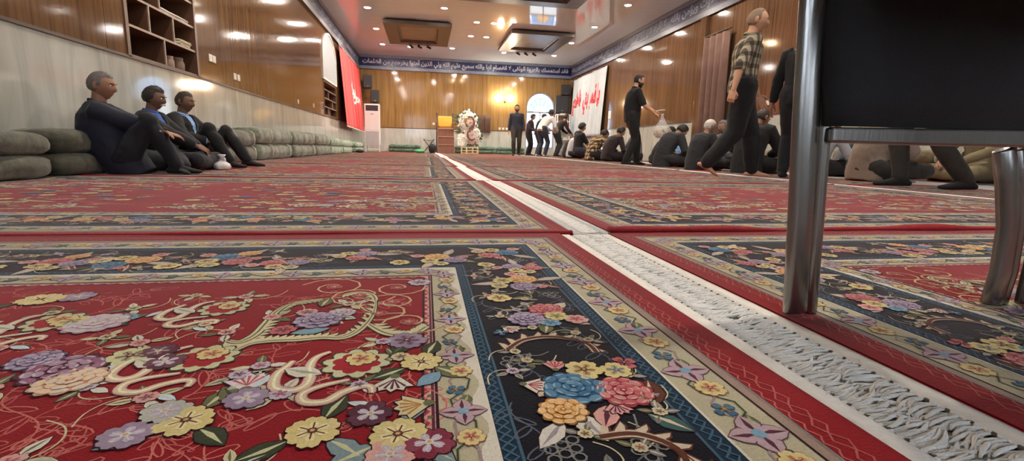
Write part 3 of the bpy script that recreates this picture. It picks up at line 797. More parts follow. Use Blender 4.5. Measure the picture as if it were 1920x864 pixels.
# ---------------------------------------------------------------- white rack with papers near the window
M_rackw = mat('rack_white', (214, 216, 216), .4, var=.03)
r = empty('metal_rack', 'white metal rack with open shelves right of the arched window', 'rack', (5.80, 20.5, 0))
for x in (-.27, .27):
    for y in (-.17, .17): MB().bb((x-.018, y-.018, 0), (x+.018, y+.018, 1.74)).build('post', M_rackw, r)
for z in (.25, .68, 1.05, 1.44, 1.72): MB().bb((-.29, -.19, z-.012), (.29, .19, z+.012)).build('shelf_board', M_rackw, r)
MB().bb((-.255, .165, .26), (.255, .175, 1.42)).build('back_panel', mat('rack_grey', (180, 184, 182), .5), r)
for k, (x, z, n_) in enumerate(((5.68, .694, 9), (5.91, .694, 5), (5.8, 1.064, 3), (5.80, 1.734, 3))):
    b = MB()
    for j in range(n_):
        dx = random.uniform(-.012, .012); b.bb((x-.09+dx, 20.37, z+j*.016), (x+.09+dx, 20.58, z+j*.016+.014))
    tag(b.build('paper_stack', M_paper if k % 2 else M_cloth_w), ['tall stack of white papers on a low shelf of the white rack', 'short cream paper stack beside the tall one on the white rack', 'thin white paper stack on the middle shelf of the white rack', 'cream paper stack on top of the white rack'][k], 'papers', 'paper stacks on the rack')

# ---------------------------------------------------------------- floor cushions along the walls (folded mattresses tied with bands)
def tuft_mat(name, a, b_):
    m, nt, p, N, L = new_mat(name)
    tc = N.new('ShaderNodeTexCoord')
    nz = N.new('ShaderNodeTexVoronoi'); nz.inputs['Scale'].default_value = 13; L.new(tc.outputs['Object'], nz.inputs['Vector'])
    n2 = N.new('ShaderNodeTexNoise'); n2.inputs['Scale'].default_value = 26; n2.inputs['Detail'].default_value = 4; L.new(tc.outputs['Object'], n2.inputs['Vector'])
    ad = N.new('ShaderNodeMath'); ad.operation = 'MULTIPLY'; L.new(nz.outputs['Distance'], ad.inputs[0]); L.new(n2.outputs['Fac'], ad.inputs[1])
    rp = N.new('ShaderNodeValToRGB'); rp.color_ramp.elements[0].position = .12; rp.color_ramp.elements[1].position = .4
    rp.color_ramp.elements[0].color = (*lin(b_), 1); rp.color_ramp.elements[1].color = (*lin(a), 1)
    L.new(ad.outputs[0], rp.inputs['Fac']); L.new(rp.outputs['Color'], p.inputs['Base Color'])
    bp = N.new('ShaderNodeBump'); bp.inputs['Strength'].default_value = .5; bp.inputs['Distance'].default_value = .01; L.new(n2.outputs['Fac'], bp.inputs['Height']); L.new(bp.outputs['Normal'], p.inputs['Normal'])
    p.inputs['Roughness'].default_value = .8; p.inputs['Sheen Weight'].default_value = .3
    return m
M_cuD = tuft_mat('dark_olive_cushion', (66, 66, 52), (92, 90, 74)); M_cuG = tuft_mat('grey_green_cushion', (84, 92, 78), (120, 126, 108)); M_cuP = tuft_mat('pale_green_cushion', (84, 116, 96), (150, 172, 154)); M_cuK = tuft_mat('khaki_cushion', (112, 100, 74), (132, 120, 92))
M_cuB = tuft_mat('deep_green_cushion', (52, 76, 64), (92, 122, 104))
M_strap = mat('pale_strap', (176, 172, 158), .7)
def roll_section(depth, h, k=14):
    out_ = []
    for i in range(k):
        a = 2*PI*i/k; c, s_ = math.cos(a), math.sin(a)
        out_.append((depth/2*math.copysign(abs(c)**.55, c), h/2*math.copysign(abs(s_)**.6, s_)))
    return out_
def cushion(loc, az, L, depth, H, m, label, straps, cat='cushion'):
    r = empty('floor_cushion', label, cat, loc, az, 'folded floor cushions along the walls')
    for lvl in range(2):
        h = H/2; sec = roll_section(depth, h*1.06); b = MB(); rings = []; n_ = int(L/.07)
        for i in range(n_+1):
            x = -L/2+L*i/n_; e = min(1, (min(i, n_-i)/2.2)); q = .72+.28*e**.5
            t = 1-.10*max(0, math.cos((x+lvl*.2)/.46*2*PI))**6
            rings.append([(x, u*q*t, h/2+lvl*h*.97+v*q*t) for u, v in sec])
        b.loft(rings); o = b.build('upper_fold' if lvl else 'lower_fold', m, r, True)
        nr = [n.vector.copy() for n in o.data.vertex_normals]
        for v in o.data.vertices:
            v.co += nr[v.index]*(noise.noise(v.co*5+Vector((loc[1], lvl*3, 0)))*.018+noise.noise(v.co*14+Vector((loc[1], 0, 0)))*.008)
            v.co.z = max(v.co.z, .0); v.co.y = max(-depth/2-.0, v.co.y)
        for sx in straps:
            sb = MB(); sb.loft([[(sx+d_+.02*lvl, u*1.07, h/2+lvl*h*.97+v*1.1) for u, v in sec] for d_ in (-.016, .016)], caps=False)
            so = sb.build('strap', M_strap, o, True); sm = so.modifiers.new('s', 'SOLIDIFY'); sm.thickness = .004
            for v in so.data.vertices: v.co.z = max(v.co.z, .001); v.co.y = max(-depth/2, v.co.y)
    return r
# ---------------------------------------------------------------- the floral carpets
# One quarter of the pattern is drawn in (u, v): metres inwards from the fringed edge (u) and from the long edge (v); the rug mirrors it four ways.
CLX, CLY = 3.06, 2.35
RED = (132, 16, 26); RED2 = (152, 30, 40); NAVY = (13, 14, 25); TEAL = (20, 42, 62); TEALL = (62, 92, 110); CREAM = (200, 188, 152); BEIGE = (176, 168, 142); BEIGE2 = (146, 138, 112)
OLIVE = (100, 102, 70); DKGRN = (54, 62, 44); PINK = (176, 88, 94); PINKL = (206, 152, 146); LILAC = (142, 122, 148); LILACL = (182, 170, 188); PURP = (84, 40, 58); PEACH = (212, 156, 98); PEACHL = (224, 194, 150)
YEL = (206, 188, 126); YELD = (172, 120, 52); BLUE = (56, 98, 130); BLUEL = (118, 156, 178); WHITE = (204, 198, 184); GREY = (122, 120, 118); DK = (44, 14, 22); ROSE = (156, 54, 64); BROWN = (92, 50, 36); GREYB = (84, 90, 104)
crnd = random.Random(11)
POL = []     # (points, colour, layer)
def poly(pts, col, lay): POL.append((pts, col, lay))
def disc(c, r, col, lay, n=10, ry=None, rot=0):
    ry = ry or r; ca, sa = math.cos(rot), math.sin(rot)
    poly([(c[0]+r*math.cos(2*PI*k/n)*ca-ry*math.sin(2*PI*k/n)*sa, c[1]+r*math.cos(2*PI*k/n)*sa+ry*math.sin(2*PI*k/n)*ca) for k in range(n)], col, lay)
def scallop(c, r, lobes, depth, col, lay, rot=0, per=4):
    n = lobes*per
    poly([(c[0]+r*(1-depth*(1-abs(math.sin(PI*lobes*k/n))))*math.cos(2*PI*k/n+rot), c[1]+r*(1-depth*(1-abs(math.sin(PI*lobes*k/n))))*math.sin(2*PI*k/n+rot)) for k in range(n)], col, lay)
def ribbon(path, w, col, lay):
    """flat band along a path, w: width or list"""
    n = len(path); ws = w if isinstance(w, list) else [w]*n
    L, R = [], []
    for i in range(n):
        a, b = path[max(0, i-1)], path[min(n-1, i+1)]
        dx, dy = b[0]-a[0], b[1]-a[1]; l = math.hypot(dx, dy) or 1e-9
        nx, ny = -dy/l*ws[i]/2, dx/l*ws[i]/2
        L.append((path[i][0]+nx, path[i][1]+ny)); R.append((path[i][0]-nx, path[i][1]-ny))
    for i in range(n-1): poly([L[i], L[i+1], R[i+1], R[i]], col, lay)
def smooth_path(pts, k=6):
    out = []; n = len(pts)
    for i in range(n-1):
        p0, p1, p2, p3 = pts[max(0, i-1)], pts[i], pts[i+1], pts[min(n-1, i+2)]
        for j in range(k):
            t = j/k
            out.append(tuple(.5*((2*p1[d])+(-p0[d]+p2[d])*t+(2*p0[d]-5*p1[d]+4*p2[d]-p3[d])*t*t+(-p0[d]+3*p1[d]-3*p2[d]+p3[d])*t**3) for d in (0, 1)))
    out.append(pts[-1]); return out
def leaf(c, a, l, w, col, vein, lay, ol=DK):
    ca, sa = math.cos(a), math.sin(a)
    def P(x, y): return (c[0]+x*ca-y*sa, c[1]+x*sa+y*ca)
    sh = [(0, 0), (.18, .55), (.45, .95), (.72, .7), (1, 0), (.72, -.62), (.45, -.85), (.18, -.5)]
    poly([P((x-.5)*l*1.07+.5*l, y*w*1.12) for x, y in sh], ol, lay)
    poly([P(x*l, y*w) for x, y in sh], col, lay+1)
    poly([P(x*l, y*w) for x, y in [(0, 0), (.45, .3), (.95, 0), (.45, -.12)]], vein, lay+2)
def flower(c, r, col, core, lay, n=5, rot=None, ol=DK, tip=None):
    rot = crnd.random()*6 if rot is None else rot
    for k in range(n):
        a = rot+2*PI*(k+.5)/n; ca, sa = math.cos(a), math.sin(a); w = r*(.62 if n == 5 else .54)*crnd.uniform(.9, 1.08); l = r*crnd.uniform(.92, 1.08)
        def P(x, y, g=1.0): return (c[0]+(x*ca-y*sa*g), c[1]+(x*sa+y*ca*g))
        sh = [(.05, 0), (.3, .42), (.62, .78), (.9, .66), (1.02, .3), (.93, 0), (1.0, -.34), (.86, -.7), (.6, -.76), (.3, -.4)]
        poly([P(x*l*1.04+.0004, y*w*1.09) for x, y in sh], ol, lay+(k % 2))
        poly([P(x*l, y*w) for x, y in sh], mixc(col, WHITE, crnd.uniform(0, .18)), lay+2+(k % 2))
        poly([P(x*l*.62, y*w*.4) for x, y in sh], tip if tip else mixc(col, core, .35), lay+4)
        ribbon([P(r*.12, 0), P(r*.55, 0)], r*.06, core, lay+5)
    disc(c, r*.19, core, lay+6, 8); disc(c, r*.10, mixc(YELD, WHITE, .5), lay+7, 6)
def mixc(a, b, t): return tuple(a[i]+(b[i]-a[i])*t for i in range(3))
def rose(c, r, dark, mid, light, lay, ol=DK):
    """cabbage rose: rings of ruffled petals, each with its own dark edge and pale rim"""
    rot = crnd.random()*6
    scallop(c, r*1.04, 11, .16, ol, lay, rot); scallop(c, r*.99, 11, .15, dark, lay+1, rot)
    for q, (rr, n, pr) in enumerate(((.74, 11, .25), (.46, 8, .22), (.2, 5, .18))):
        for k in range(n):
            a = rot+q*.4+2*PI*(k+.5+crnd.uniform(-.15, .15))/n; rk = r*rr*crnd.uniform(.92, 1.06)
            p = (c[0]+rk*math.cos(a), c[1]+rk*math.sin(a)); t = crnd.random(); L_ = lay+2+q*3+(k % 2)
            disc(p, r*pr*.72, dark, L_, 8, r*pr*1.08, a)
            disc((p[0]+r*.02*math.cos(a), p[1]+r*.02*math.sin(a)), r*pr*.62, mixc(mid, light, t*.7), L_+1, 8, r*pr*.92, a)
            e = (p[0]+r*pr*.42*math.cos(a), p[1]+r*pr*.42*math.sin(a))
            disc(e, r*pr*.16, mixc(light, WHITE, .3*t), L_+2, 6, r*pr*.6, a)
    disc(c, r*.10, dark, lay+12, 7); disc(c, r*.06, light, lay+13, 6)
def carnation(c, r, col, light, lay, a=0, ol=DK):
    """fan-shaped blossom seen from the side"""
    ca, sa = math.cos(a), math.sin(a)
    def P(x, y): return (c[0]+x*ca-y*sa, c[1]+x*sa+y*ca)
    pts = [P(-r*.8, 0)]; k = 9
    for i in range(k):
        t = -1.0+2.0*i/(k-1); rr = r*(1.1 if i % 2 == 0 else .86); pts.append(P(rr*math.cos(t)-.25*r, rr*math.sin(t)))
    poly([((x-c[0])*1.12+c[0], (y-c[1])*1.12+c[1]) for x, y in pts], ol, lay); poly(pts, col, lay+1)
    for i in range(5):
        t = -.8+1.6*i/4; ribbon([P(-r*.3, 0), P(r*.8*math.cos(t)-.2*r, r*.8*math.sin(t))], [r*.04, r*.13], light, lay+2)
    disc(P(-r*.6, 0), r*.25, OLIVE, lay+3, 7)
def sketch(c, s, rot, col, lay, w=.0022):
    """thin outline drawing of a leafy sprig"""
    ca, sa = math.cos(rot), math.sin(rot)
    def P(x, y): return (c[0]+(x*ca-y*sa)*s, c[1]+(x*sa+y*ca)*s)
    ribbon([P(x, .25*math.sin(x*2.6)) for x in [i*.1-1 for i in range(21)]], w, col, lay)
    for k, x in enumerate((-.7, -.3, .1, .5, .85)):
        sg = 1 if k % 2 else -1; y0 = .25*math.sin(x*2.6); L_ = .5*crnd.uniform(.8, 1.2)
        loop = []
        for i in range(11):
            t = i/10*2*PI; r_ = .5-.5*math.cos(t); loop.append(P(x+r_*L_*.8+.02*math.sin(t), y0+sg*(r_*L_*.75)+.13*math.sin(t)))
        ribbon(loop, w, col, lay)
    ribbon([P(1+.18*math.cos(t*.6)*(1-t/14), .14+.18*math.sin(t*.6)*(1-t/14)) for t in range(12)], w, col, lay)
def grapes(c, s, rot, col, lay, w=.002):
    for i, (x, y) in enumerate(((0, 0), (1, 0), (2, 0), (.5, .85), (1.5, .85), (1, 1.7), (2.5, .85))):
        ca, sa = math.cos(rot), math.sin(rot); x, y = x*s, y*s; p = (c[0]+x*ca-y*sa, c[1]+x*sa+y*ca)
        ribbon([(p[0]+s*.45*math.cos(2*PI*k/8), p[1]+s*.45*math.sin(2*PI*k/8)) for k in range(9)], w, col, lay+(i % 3))
    ribbon([(c[0]+s*(-.5-k*.5)*math.cos(rot), c[1]+s*(-.5-k*.5)*math.sin(rot)+.3*s*math.sin(k)) for k in range(5)], w, col, lay)
def acanthus(path, w, col, ol, lay, side=1, step=2):
    p = smooth_path(path, 7); n = len(p)
    ws = [w*(.35+.65*math.sin(PI*min(1, (i+2)/(n*.75)))**.7 if i < n*.75 else .9) for i in range(n)]
    for i in range(1, n-1, step):
        dx, dy = p[i+1][0]-p[i-1][0], p[i+1][1]-p[i-1][1]; l = math.hypot(dx, dy) or 1e-9; dx, dy = dx/l, dy/l
        for sg in ((1, -1) if side == 0 else (side,)):
            nx, ny = -dy*sg, dx*sg; h = w*(1.9-.9*i/n)
            a = (p[i][0]-dx*w*.6, p[i][1]-dy*w*.6); b = (p[i][0]+dx*w*.6, p[i][1]+dy*w*.6); t = (p[i][0]+nx*h+dx*w*.9, p[i][1]+ny*h+dy*w*.9)
            m = (p[i][0]+nx*h*.6+dx*w*1.0, p[i][1]+ny*h*.6+dy*w*1.0)
            e = .0025
            poly([(a[0]-dx*e, a[1]-dy*e), (t[0]+nx*e, t[1]+ny*e), (m[0]+dx*e, m[1]+dy*e), (b[0]+dx*e, b[1]+dy*e)], ol, lay)
            poly([a, t, m, b], col, lay+1)
    ribbon(p, [x+.004 for x in ws], ol, lay+1); ribbon(p, ws, col, lay+2); ribbon(p, [x*.25 for x in ws], OLIVE, lay+3)
HK_A = [(.721, .792), (.727, .806), (.734, .822), (.733, .85), (.718, .862), (.705, .856), (.701, .837), (.703, .809), (.697, .788), (.683, .777)]
HK_B = [(.642, .888), (.643, .875), (.653, .872), (.67, .88), (.684, .893), (.702, .889), (.706, .873), (.691, .861), (.663, .854)]
def hook(c, s, rot, lay):
    """two cream hooks that run into a scalloped palmette"""
    ca, sa = math.cos(rot), math.sin(rot)
    def P(q):
        x, y = (q[0]-.69)*s, (q[1]-.84)*s
        return (c[0]+x*ca-y*sa, c[1]+x*sa+y*ca)
    q = P((.655, .815))
    scallop(q, s*.040, 10, .22, DKGRN, lay+3, rot); scallop(q, s*.037, 10, .22, (190, 188, 152), lay+4, rot); scallop(q, s*.027, 8, .2, RED2, lay+5, rot)
    flower(P((.650, .806)), s*.017, YEL, ROSE, lay+6, 5); leaf(P((.690, .834)), rot-.55, s*.045, s*.014, WHITE, (150, 160, 130), lay+6, PURP)
    for path, w in ((HK_A, .0095), (HK_B, .0085)):
        p = smooth_path([P(k) for k in path], 5); n = len(p)
        ws = [w*s*(.25+.75*math.sin(PI*min(1, max(.04, i/(n-1)*1.0)))**.6) for i in range(n)]
        ribbon(p, [x+.0055 for x in ws], (112, 52, 70), lay+4); ribbon(p, [x+.0032 for x in ws], PINKL, lay+5); ribbon(p, ws, CREAM, lay+6); ribbon(p, [x*.35 for x in ws], (232, 224, 196), lay+7)
    for a_, b_ in (((.741, .82), 1.2), ((.665, .90), 2.6)): leaf(P(a_), rot+b_, s*.03, s*.006, (190, 206, 214), WHITE, lay+4)

# --- bands: cumulative width from the edge
BW = [0, .058, .072, .136, .160, .322, .341, .390, .404]
VS = 1.18
BC = [RED, (150, 128, 116), BEIGE, TEAL, NAVY, TEAL, BEIGE, PINKL, RED]
HX, HY = CLX/2, CLY/2
for i in range(8):
    a, b = BW[i], BW[i+1]; av, bv = a*VS, b*VS
    K = 12
    for k in range(K):
        t0, t1 = k/K, (k+1)/K
        poly([(a, av+(HY-av)*t0), (b, bv+(HY-bv)*t0), (b, bv+(HY-bv)*t1), (a, av+(HY-av)*t1)], BC[i], 0)
        poly([(a+(HX-a)*t0, av), (a+(HX-a)*t1, av), (b+(HX-b)*t1, bv), (b+(HX-b)*t0, bv)], BC[i], 0)
fu, fv = BW[8], BW[8]*VS
for i in range(8):
    for j in range(6):
        poly([(fu+(HX-fu)*i/8, fv+(HY-fv)*j/6), (fu+(HX-fu)*(i+1)/8, fv+(HY-fv)*j/6), (fu+(HX-fu)*(i+1)/8, fv+(HY-fv)*(j+1)/6), (fu+(HX-fu)*i/8, fv+(HY-fv)*(j+1)/6)], RED, 0)
def along(side):
    """place(s, w) -> (u, v): s along the side from the corner, w inwards"""
    if side: return (lambda s, w: (s, w*VS)), HX
    return (lambda s, w: (w, s)), HY
for side in (0, 1):
    PL, LEN = along(side)
    def line(w, wd, col, lay, amp=0, wl=.03, ph=0):
        s0 = w*(1 if side else VS); n = int((LEN-s0)/(wl/4 if amp else .12))+2
        ribbon([PL(s0+(LEN-s0)*k/n, w+amp*math.sin((s0+(LEN-s0)*k/n)/wl*2*PI+ph)) for k in range(n+1)], wd, col, lay)
    for w, wd, col in ((.058, .003, GREY), (.072, .003, DK), (.136, .003, WHITE), (.160, .0028, TEALL), (.322, .0028, TEALL), (.341, .004, WHITE), (.390, .003, DK), (.394, .003, PURP), (.404, .003, DK)): line(w, wd, col, 2)
    # red edge with its faint meander
    line(.036, .0022, (168, 84, 78), 3, .008, .05); line(.036, .0022, (168, 84, 78), 4, .008, .05, 2.6); line(.052, .002, (168, 96, 88), 3, .003, .02)
    # chain in the teal bands
    for w in (.148, .3315):
        line(w, .0024, TEALL, 3, .006, .026); line(w, .0024, TEALL, 4, .006, .026, PI)
    # guard stripes: scroll, lotus crosses, blossoms
    for w0, w1, inner in ((.072, .136, 0), (.341, .390, 1)):
        wm = (w0+w1)/2; hw = (w1-w0)/2
        if inner:
            s0 = w0; n = int((LEN-s0)/.012)
            for k in range(n):
                sa_, sb_ = s0+(LEN-s0)*k/n, s0+(LEN-s0)*(k+1)/n
                if side == 0: sa_, sb_ = max(sa_, w0*VS), max(sb_, w0*VS)
                qa, qb = w0+.009+.006*math.sin(sa_/.085*2*PI), w0+.009+.006*math.sin(sb_/.085*2*PI)
                poly([PL(sa_, w0+.002), PL(sb_, w0+.002), PL(sb_, qb), PL(sa_, qa)], WHITE, 1)
        line(wm, .0045, (150, 150, 122), 3, hw*.55, .085); line(wm, .002, DKGRN, 5, hw*.55, .085)
        line(wm, .003, (150, 130, 130), 4, hw*.5, .085, PI)
        s = wm*(1 if side else VS)+.03; k = 0
        while s < LEN-.01:
            if k % 3 == 0:
                c = PL(s, wm)
                for a in range(4):
                    leaf(c, a*PI/2+PI/4*0, hw*.95, hw*.42, (176, 150, 158), PURP, 6, (92, 62, 70))
                disc(c, hw*.22, BLUEL, 9, 8)
            elif k % 3 == 1: flower(PL(s, wm-hw*.15), hw*.52, YEL, ROSE, 6, 5, ol=(150, 80, 70))
            else:
                flower(PL(s, wm+hw*.2), hw*.38, BLUE, YELD, 6, 4, ol=(50, 70, 90)); leaf(PL(s+.012, wm-hw*.3), 1.2+side*PI/2, hw*.8, hw*.28, OLIVE, (160, 164, 130), 6, DKGRN)
            s += .0425; k += 1
    # little zigzag stripe next to the field
    s0 = .404*(1 if side else VS); n = int((LEN-s0)/.02)
    for k in range(n):
        s = s0+.02*k; poly([PL(s, .404), PL(s+.02, .404), PL(s+.01, .3965)], ROSE, 1)
        if k % 2: disc(PL(s, .397), .003, OLIVE, 3, 6)

# --- navy border bouquets
def border_bouquet(c, s, lay, cols, rot):
    def P(x, y): return (c[0]+s*(x*math.cos(rot)-y*math.sin(rot)), c[1]+s*(x*math.sin(rot)+y*math.cos(rot)))
    for a, l, col in ((.4, .05, OLIVE), (2.2, .06, (170, 160, 150)), (3.6, .055, DKGRN), (5.2, .06, (190, 170, 160)), (1.3, .05, BROWN)):
        leaf(P(.03*math.cos(a)/max(s, .1), .03*math.sin(a)/max(s, .1)) if 0 else P(.45*math.cos(a)*.06, .45*math.sin(a)*.06), a+rot, l*s*1.25, .013*s, col, (200, 190, 170), lay)
    r1, r2, r3 = cols
    rose(P(-.018, .0), .032*s, *r1, lay+3); rose(P(.034, .012), .029*s, *r2, lay+3)
    if r3: rose(P(-.03, .042), .024*s, *r3, lay+6)
    flower(P(.005, -.036), .021*s, YEL, BROWN, lay+6, 5); flower(P(.042, -.034), .018*s, YEL, (74, 90, 130), lay+6, 5)
    carnation(P(.022, .045), .016*s, PINKL, ROSE, lay+4, 1.3+rot)
    flower(P(-.05, -.03), .016*s, PINKL, ROSE, lay+4, 5)
R_b = ((44, 86, 122), BLUE, BLUEL); R_p = (ROSE, PINK, PINKL); R_o = (YELD, PEACH, PEACHL); R_l = ((96, 84, 116), LILAC, LILACL)
# the best seen bouquet, flower by flower
for c, s, col in (((.257, .904), .8, OLIVE), ((.287, .954), 1, (188, 160, 150)), ((.174, .985), 1.1, BROWN), ((.19, 1.0), .9, (60, 92, 92))):
    leaf(c, crnd.uniform(0, 6), .05*s, .015*s, col, (206, 190, 160), 5)
leaf((.262, .985), 1.9, .055, .014, WHITE, (150, 140, 150), 5); leaf((.275, 1.0), .9, .05, .012, (206, 200, 190), (150, 140, 150), 5); leaf((.165, .915), -.3, .05, .008, YELD, OLIVE, 5); leaf((.225, .98), 1.2, .04, .014, PINKL, PURP, 6)
rose((.246, .940), .037, *R_b, 10); rose((.196, .955), .033, *R_p, 10); rose((.270, .984), .026, *R_o, 12)
flower((.222, .902), .022, YEL, BROWN, 12, 5); flower((.185, .908), .019, YEL, (74, 90, 130), 12, 5); flower((.168, .890), .016, PINK, PURP, 10, 4); carnation((.288, .930), .018, WHITE, ROSE, 10, 2.8); carnation((.252, .887), .017, PINKL, ROSE, 9, 4.5); carnation((.215, .985), .016, PINKL, PURP, 9, 1.5)
# second one
for a in (0, 1.3, 2.5, 4, 5.1): leaf((.22+.03*math.cos(a), .715+.035*math.sin(a)), a, .04, .012, crnd.choice([OLIVE, (190, 176, 160), BROWN]), (200, 190, 170), 5)
rose((.214, .690), .030, *R_p, 10); rose((.252, .728), .031, *R_l, 10); flower((.206, .722), .019, YEL, OLIVE, 12, 5); flower((.180, .738), .018, PINKL, ROSE, 12, 5); flower((.222, .748), .016, BLUEL, BLUE, 11, 5); carnation((.285, .765), .018, WHITE, ROSE, 10, 2.3); flower((.300, .778), .010, BLUE, WHITE, 12, 4)
flower((.278, .622), .021, YEL, BROWN, 8, 5); leaf((.26, .63), .2, -.04, .01, OLIVE, (200, 190, 170), 6)
border_bouquet((.222, .525), .95, 5, (R_o, R_l, None), 1.2)
border_bouquet((.205, .415), .8, 5, (R_l, R_p, None), 2.6)
flower((.272, .385), .019, YEL, BROWN, 8, 5)
# corner and far border
border_bouquet((.225, .272), 1.0, 5, (R_b, R_p, None), .3)
border_bouquet((.365, .315), 1.0, 5, (R_o, R_l, None), 2.2); flower((.455, .352), .022, YEL, BROWN, 9, 5); border_bouquet((.545, .27), .9, 5, (R_l, R_p, None), 1.0)
border_bouquet((.70, .34), .9, 5, (R_p, R_l, None), 2.9); border_bouquet((.82, .29), 1.1, 5, (R_b, R_p, R_o), 2.0); flower((.91, .35), .024, YEL, BROWN, 9, 5)
border_bouquet((1.0, .30), 1.1, 5, (R_o, R_b, None), .6); border_bouquet((1.13, .30), 1.0, 5, (R_p, R_l, R_o), 2.5); flower((1.22, .34), .022, YEL, BROWN, 9, 5); border_bouquet((1.32, .29), 1.1, 5, (R_l, R_b, None), 1.0); border_bouquet((1.46, .3), 1.0, 5, (R_o, R_p, None), 2.0)
border_bouquet((.23, 1.145), 1.0, 5, (R_l, R_o, None), .4)
# brown and cream scrolls, grape outlines, thin sprigs on navy
for path in ([(.30, .835), (.272, .805), (.23, .80), (.195, .825), (.19, .855)], [(.25, 1.03), (.215, 1.03), (.19, 1.055), (.195, 1.09)], [(.62, .335), (.65, .30), (.69, .285), (.72, .30)], [(.43, .25), (.46, .235), (.50, .245)], [(1.07, .36), (1.1, .33), (1.15, .345)], [(1.38, .25), (1.42, .235), (1.45, .25)]):
    acanthus(path, .011, (198, 182, 160), BROWN, 5, 1, 3); ribbon(smooth_path(path, 5), .006, BROWN, 9)
for c, r_ in (((.28, .855), .2), ((.275, 1.03), .5), ((.215, 1.03), 1.2), ((.20, .60), 2), ((.63, .25), 1), ((.95, .26), 2), ((.19, .33), 1.0), ((1.25, .26), .3)): grapes(c, .0125, r_, GREY, 4)
for c, s_, r_ in (((.20, .78), .05, 1.6), ((.19, .85), .05, 1.5), ((.285, .89), .035, 1.6), ((.18, .64), .05, 1.5), ((.30, .67), .04, 1.6), ((.20, 1.1), .06, 1.4), ((.31, 1.0), .04, 1.6), ((.30, .46), .04, 1.5), ((.18, .47), .045, 1.6), ((.43, .31), .05, 0), ((.62, .36), .05, .2), ((.76, .24), .05, 0), ((.9, .29), .05, 0), ((1.06, .24), .05, 0), ((1.22, .30), .05, .3), ((1.4, .35), .05, 0)):
    sketch(c, s_, r_, GREYB, 3, .0018)

# --- red field
acanthus([(.647, .765), (.632, .770), (.622, .746), (.621, .707), (.621, .658), (.612, .624), (.590, .610), (.566, .602)], .011, CREAM, DKGRN, 6, -1, 2)
acanthus([(.628, .797), (.617, .778), (.594, .771), (.564, .771), (.533, .767), (.505, .770), (.486, .734), (.478, .665), (.487, .591), (.513, .568), (.535, .580)], .011, CREAM, DKGRN, 6, 1, 2)
acanthus([(.480, .725), (.455, .760), (.429, .771), (.411, .760), (.401, .744)], .012, CREAM, DKGRN, 6, 1, 2)
rose((.552, .700), .036, *R_l, 12); rose((.525, .672), .022, (150, 110, 150), LILACL, WHITE, 10); flower((.59, .735), .017, PINK, PURP, 11, 5); flower((.575, .665), .016, (200, 150, 150), PURP, 11, 5); leaf((.53, .735), .3, .05, .014, (120, 150, 160), BLUEL, 10); leaf((.50, .70), 2.8, -.05, .013, WHITE, OLIVE, 9); leaf((.56, .64), 4.6, .045, .012, OLIVE, CREAM, 9)
hook((.735, .655), .95, 0, 5); hook((.690, .840), 1.0, 0, 5); hook((.512, .882), 1.05, .15, 5)
for p in ((.406, .858), (.499, .987), (.425, 1.002), (.614, .954)):
    for a in (.6, 2.4, 4.4): leaf((p[0]+.02*math.cos(a), p[1]+.02*math.sin(a)), a, .045, .013, crnd.choice([OLIVE, DKGRN, (120, 140, 146)]), (190, 190, 150), 6)
    flower(p, .024, YEL, BROWN, 10, 6, tip=(222, 208, 160))
for p, cc in (((.452, .965), PURP), ((.398, 1.018), (120, 40, 60)), ((.653, .972), LILAC), ((.693, .822), PURP), ((.575, .92), LILAC), ((.64, .935), (170, 170, 160)), ((.43, 1.03), PINKL)):
    flower(p, .021, cc, WHITE, 10, 5, tip=LILACL)
rose((.790, .828), .040, PURP, (140, 84, 110), LILACL, 10); rose((.765, .858), .034, (200, 150, 120), (232, 196, 160), WHITE, 12); rose((.835, .800), .028, *R_l, 10); rose((.845, .680), .040, (190, 150, 160), LILACL, WHITE, 10); carnation((.815, .66), .026, BLUEL, GREY, 9, .4); flower((.88, .672), .02, YEL, OLIVE, 11, 5); leaf((.80, .69), -.2, .06, .016, DKGRN, OLIVE, 8)
flower((.74, .80), .024, (200, 200, 150), PURP, 10, 5); flower((.715, .79), .02, PURP, WHITE, 11, 5)
carnation((.585, .885), .026, (214, 200, 206), PINK, 8, 4.9); leaf((.575, .93), 5.4, .05, .013, OLIVE, DKGRN, 7); leaf((.60, .90), 4.0, .045, .012, (150, 160, 150), WHITE, 7)
carnation((.435, .905), .024, WHITE, PURP, 8, 1.5); leaf((.385, .885), .9, .04, .012, (120, 150, 170), BLUEL, 7); leaf((.44, .83), 4.2, .035, .013, DKGRN, OLIVE, 7)
flower((.425, .79), .026, LILAC, PURP, 8, 6); carnation((.412, .955), .024, CREAM, YELD, 8, .2); flower((.412, .515), .02, LILACL, PURP, 8, 5)
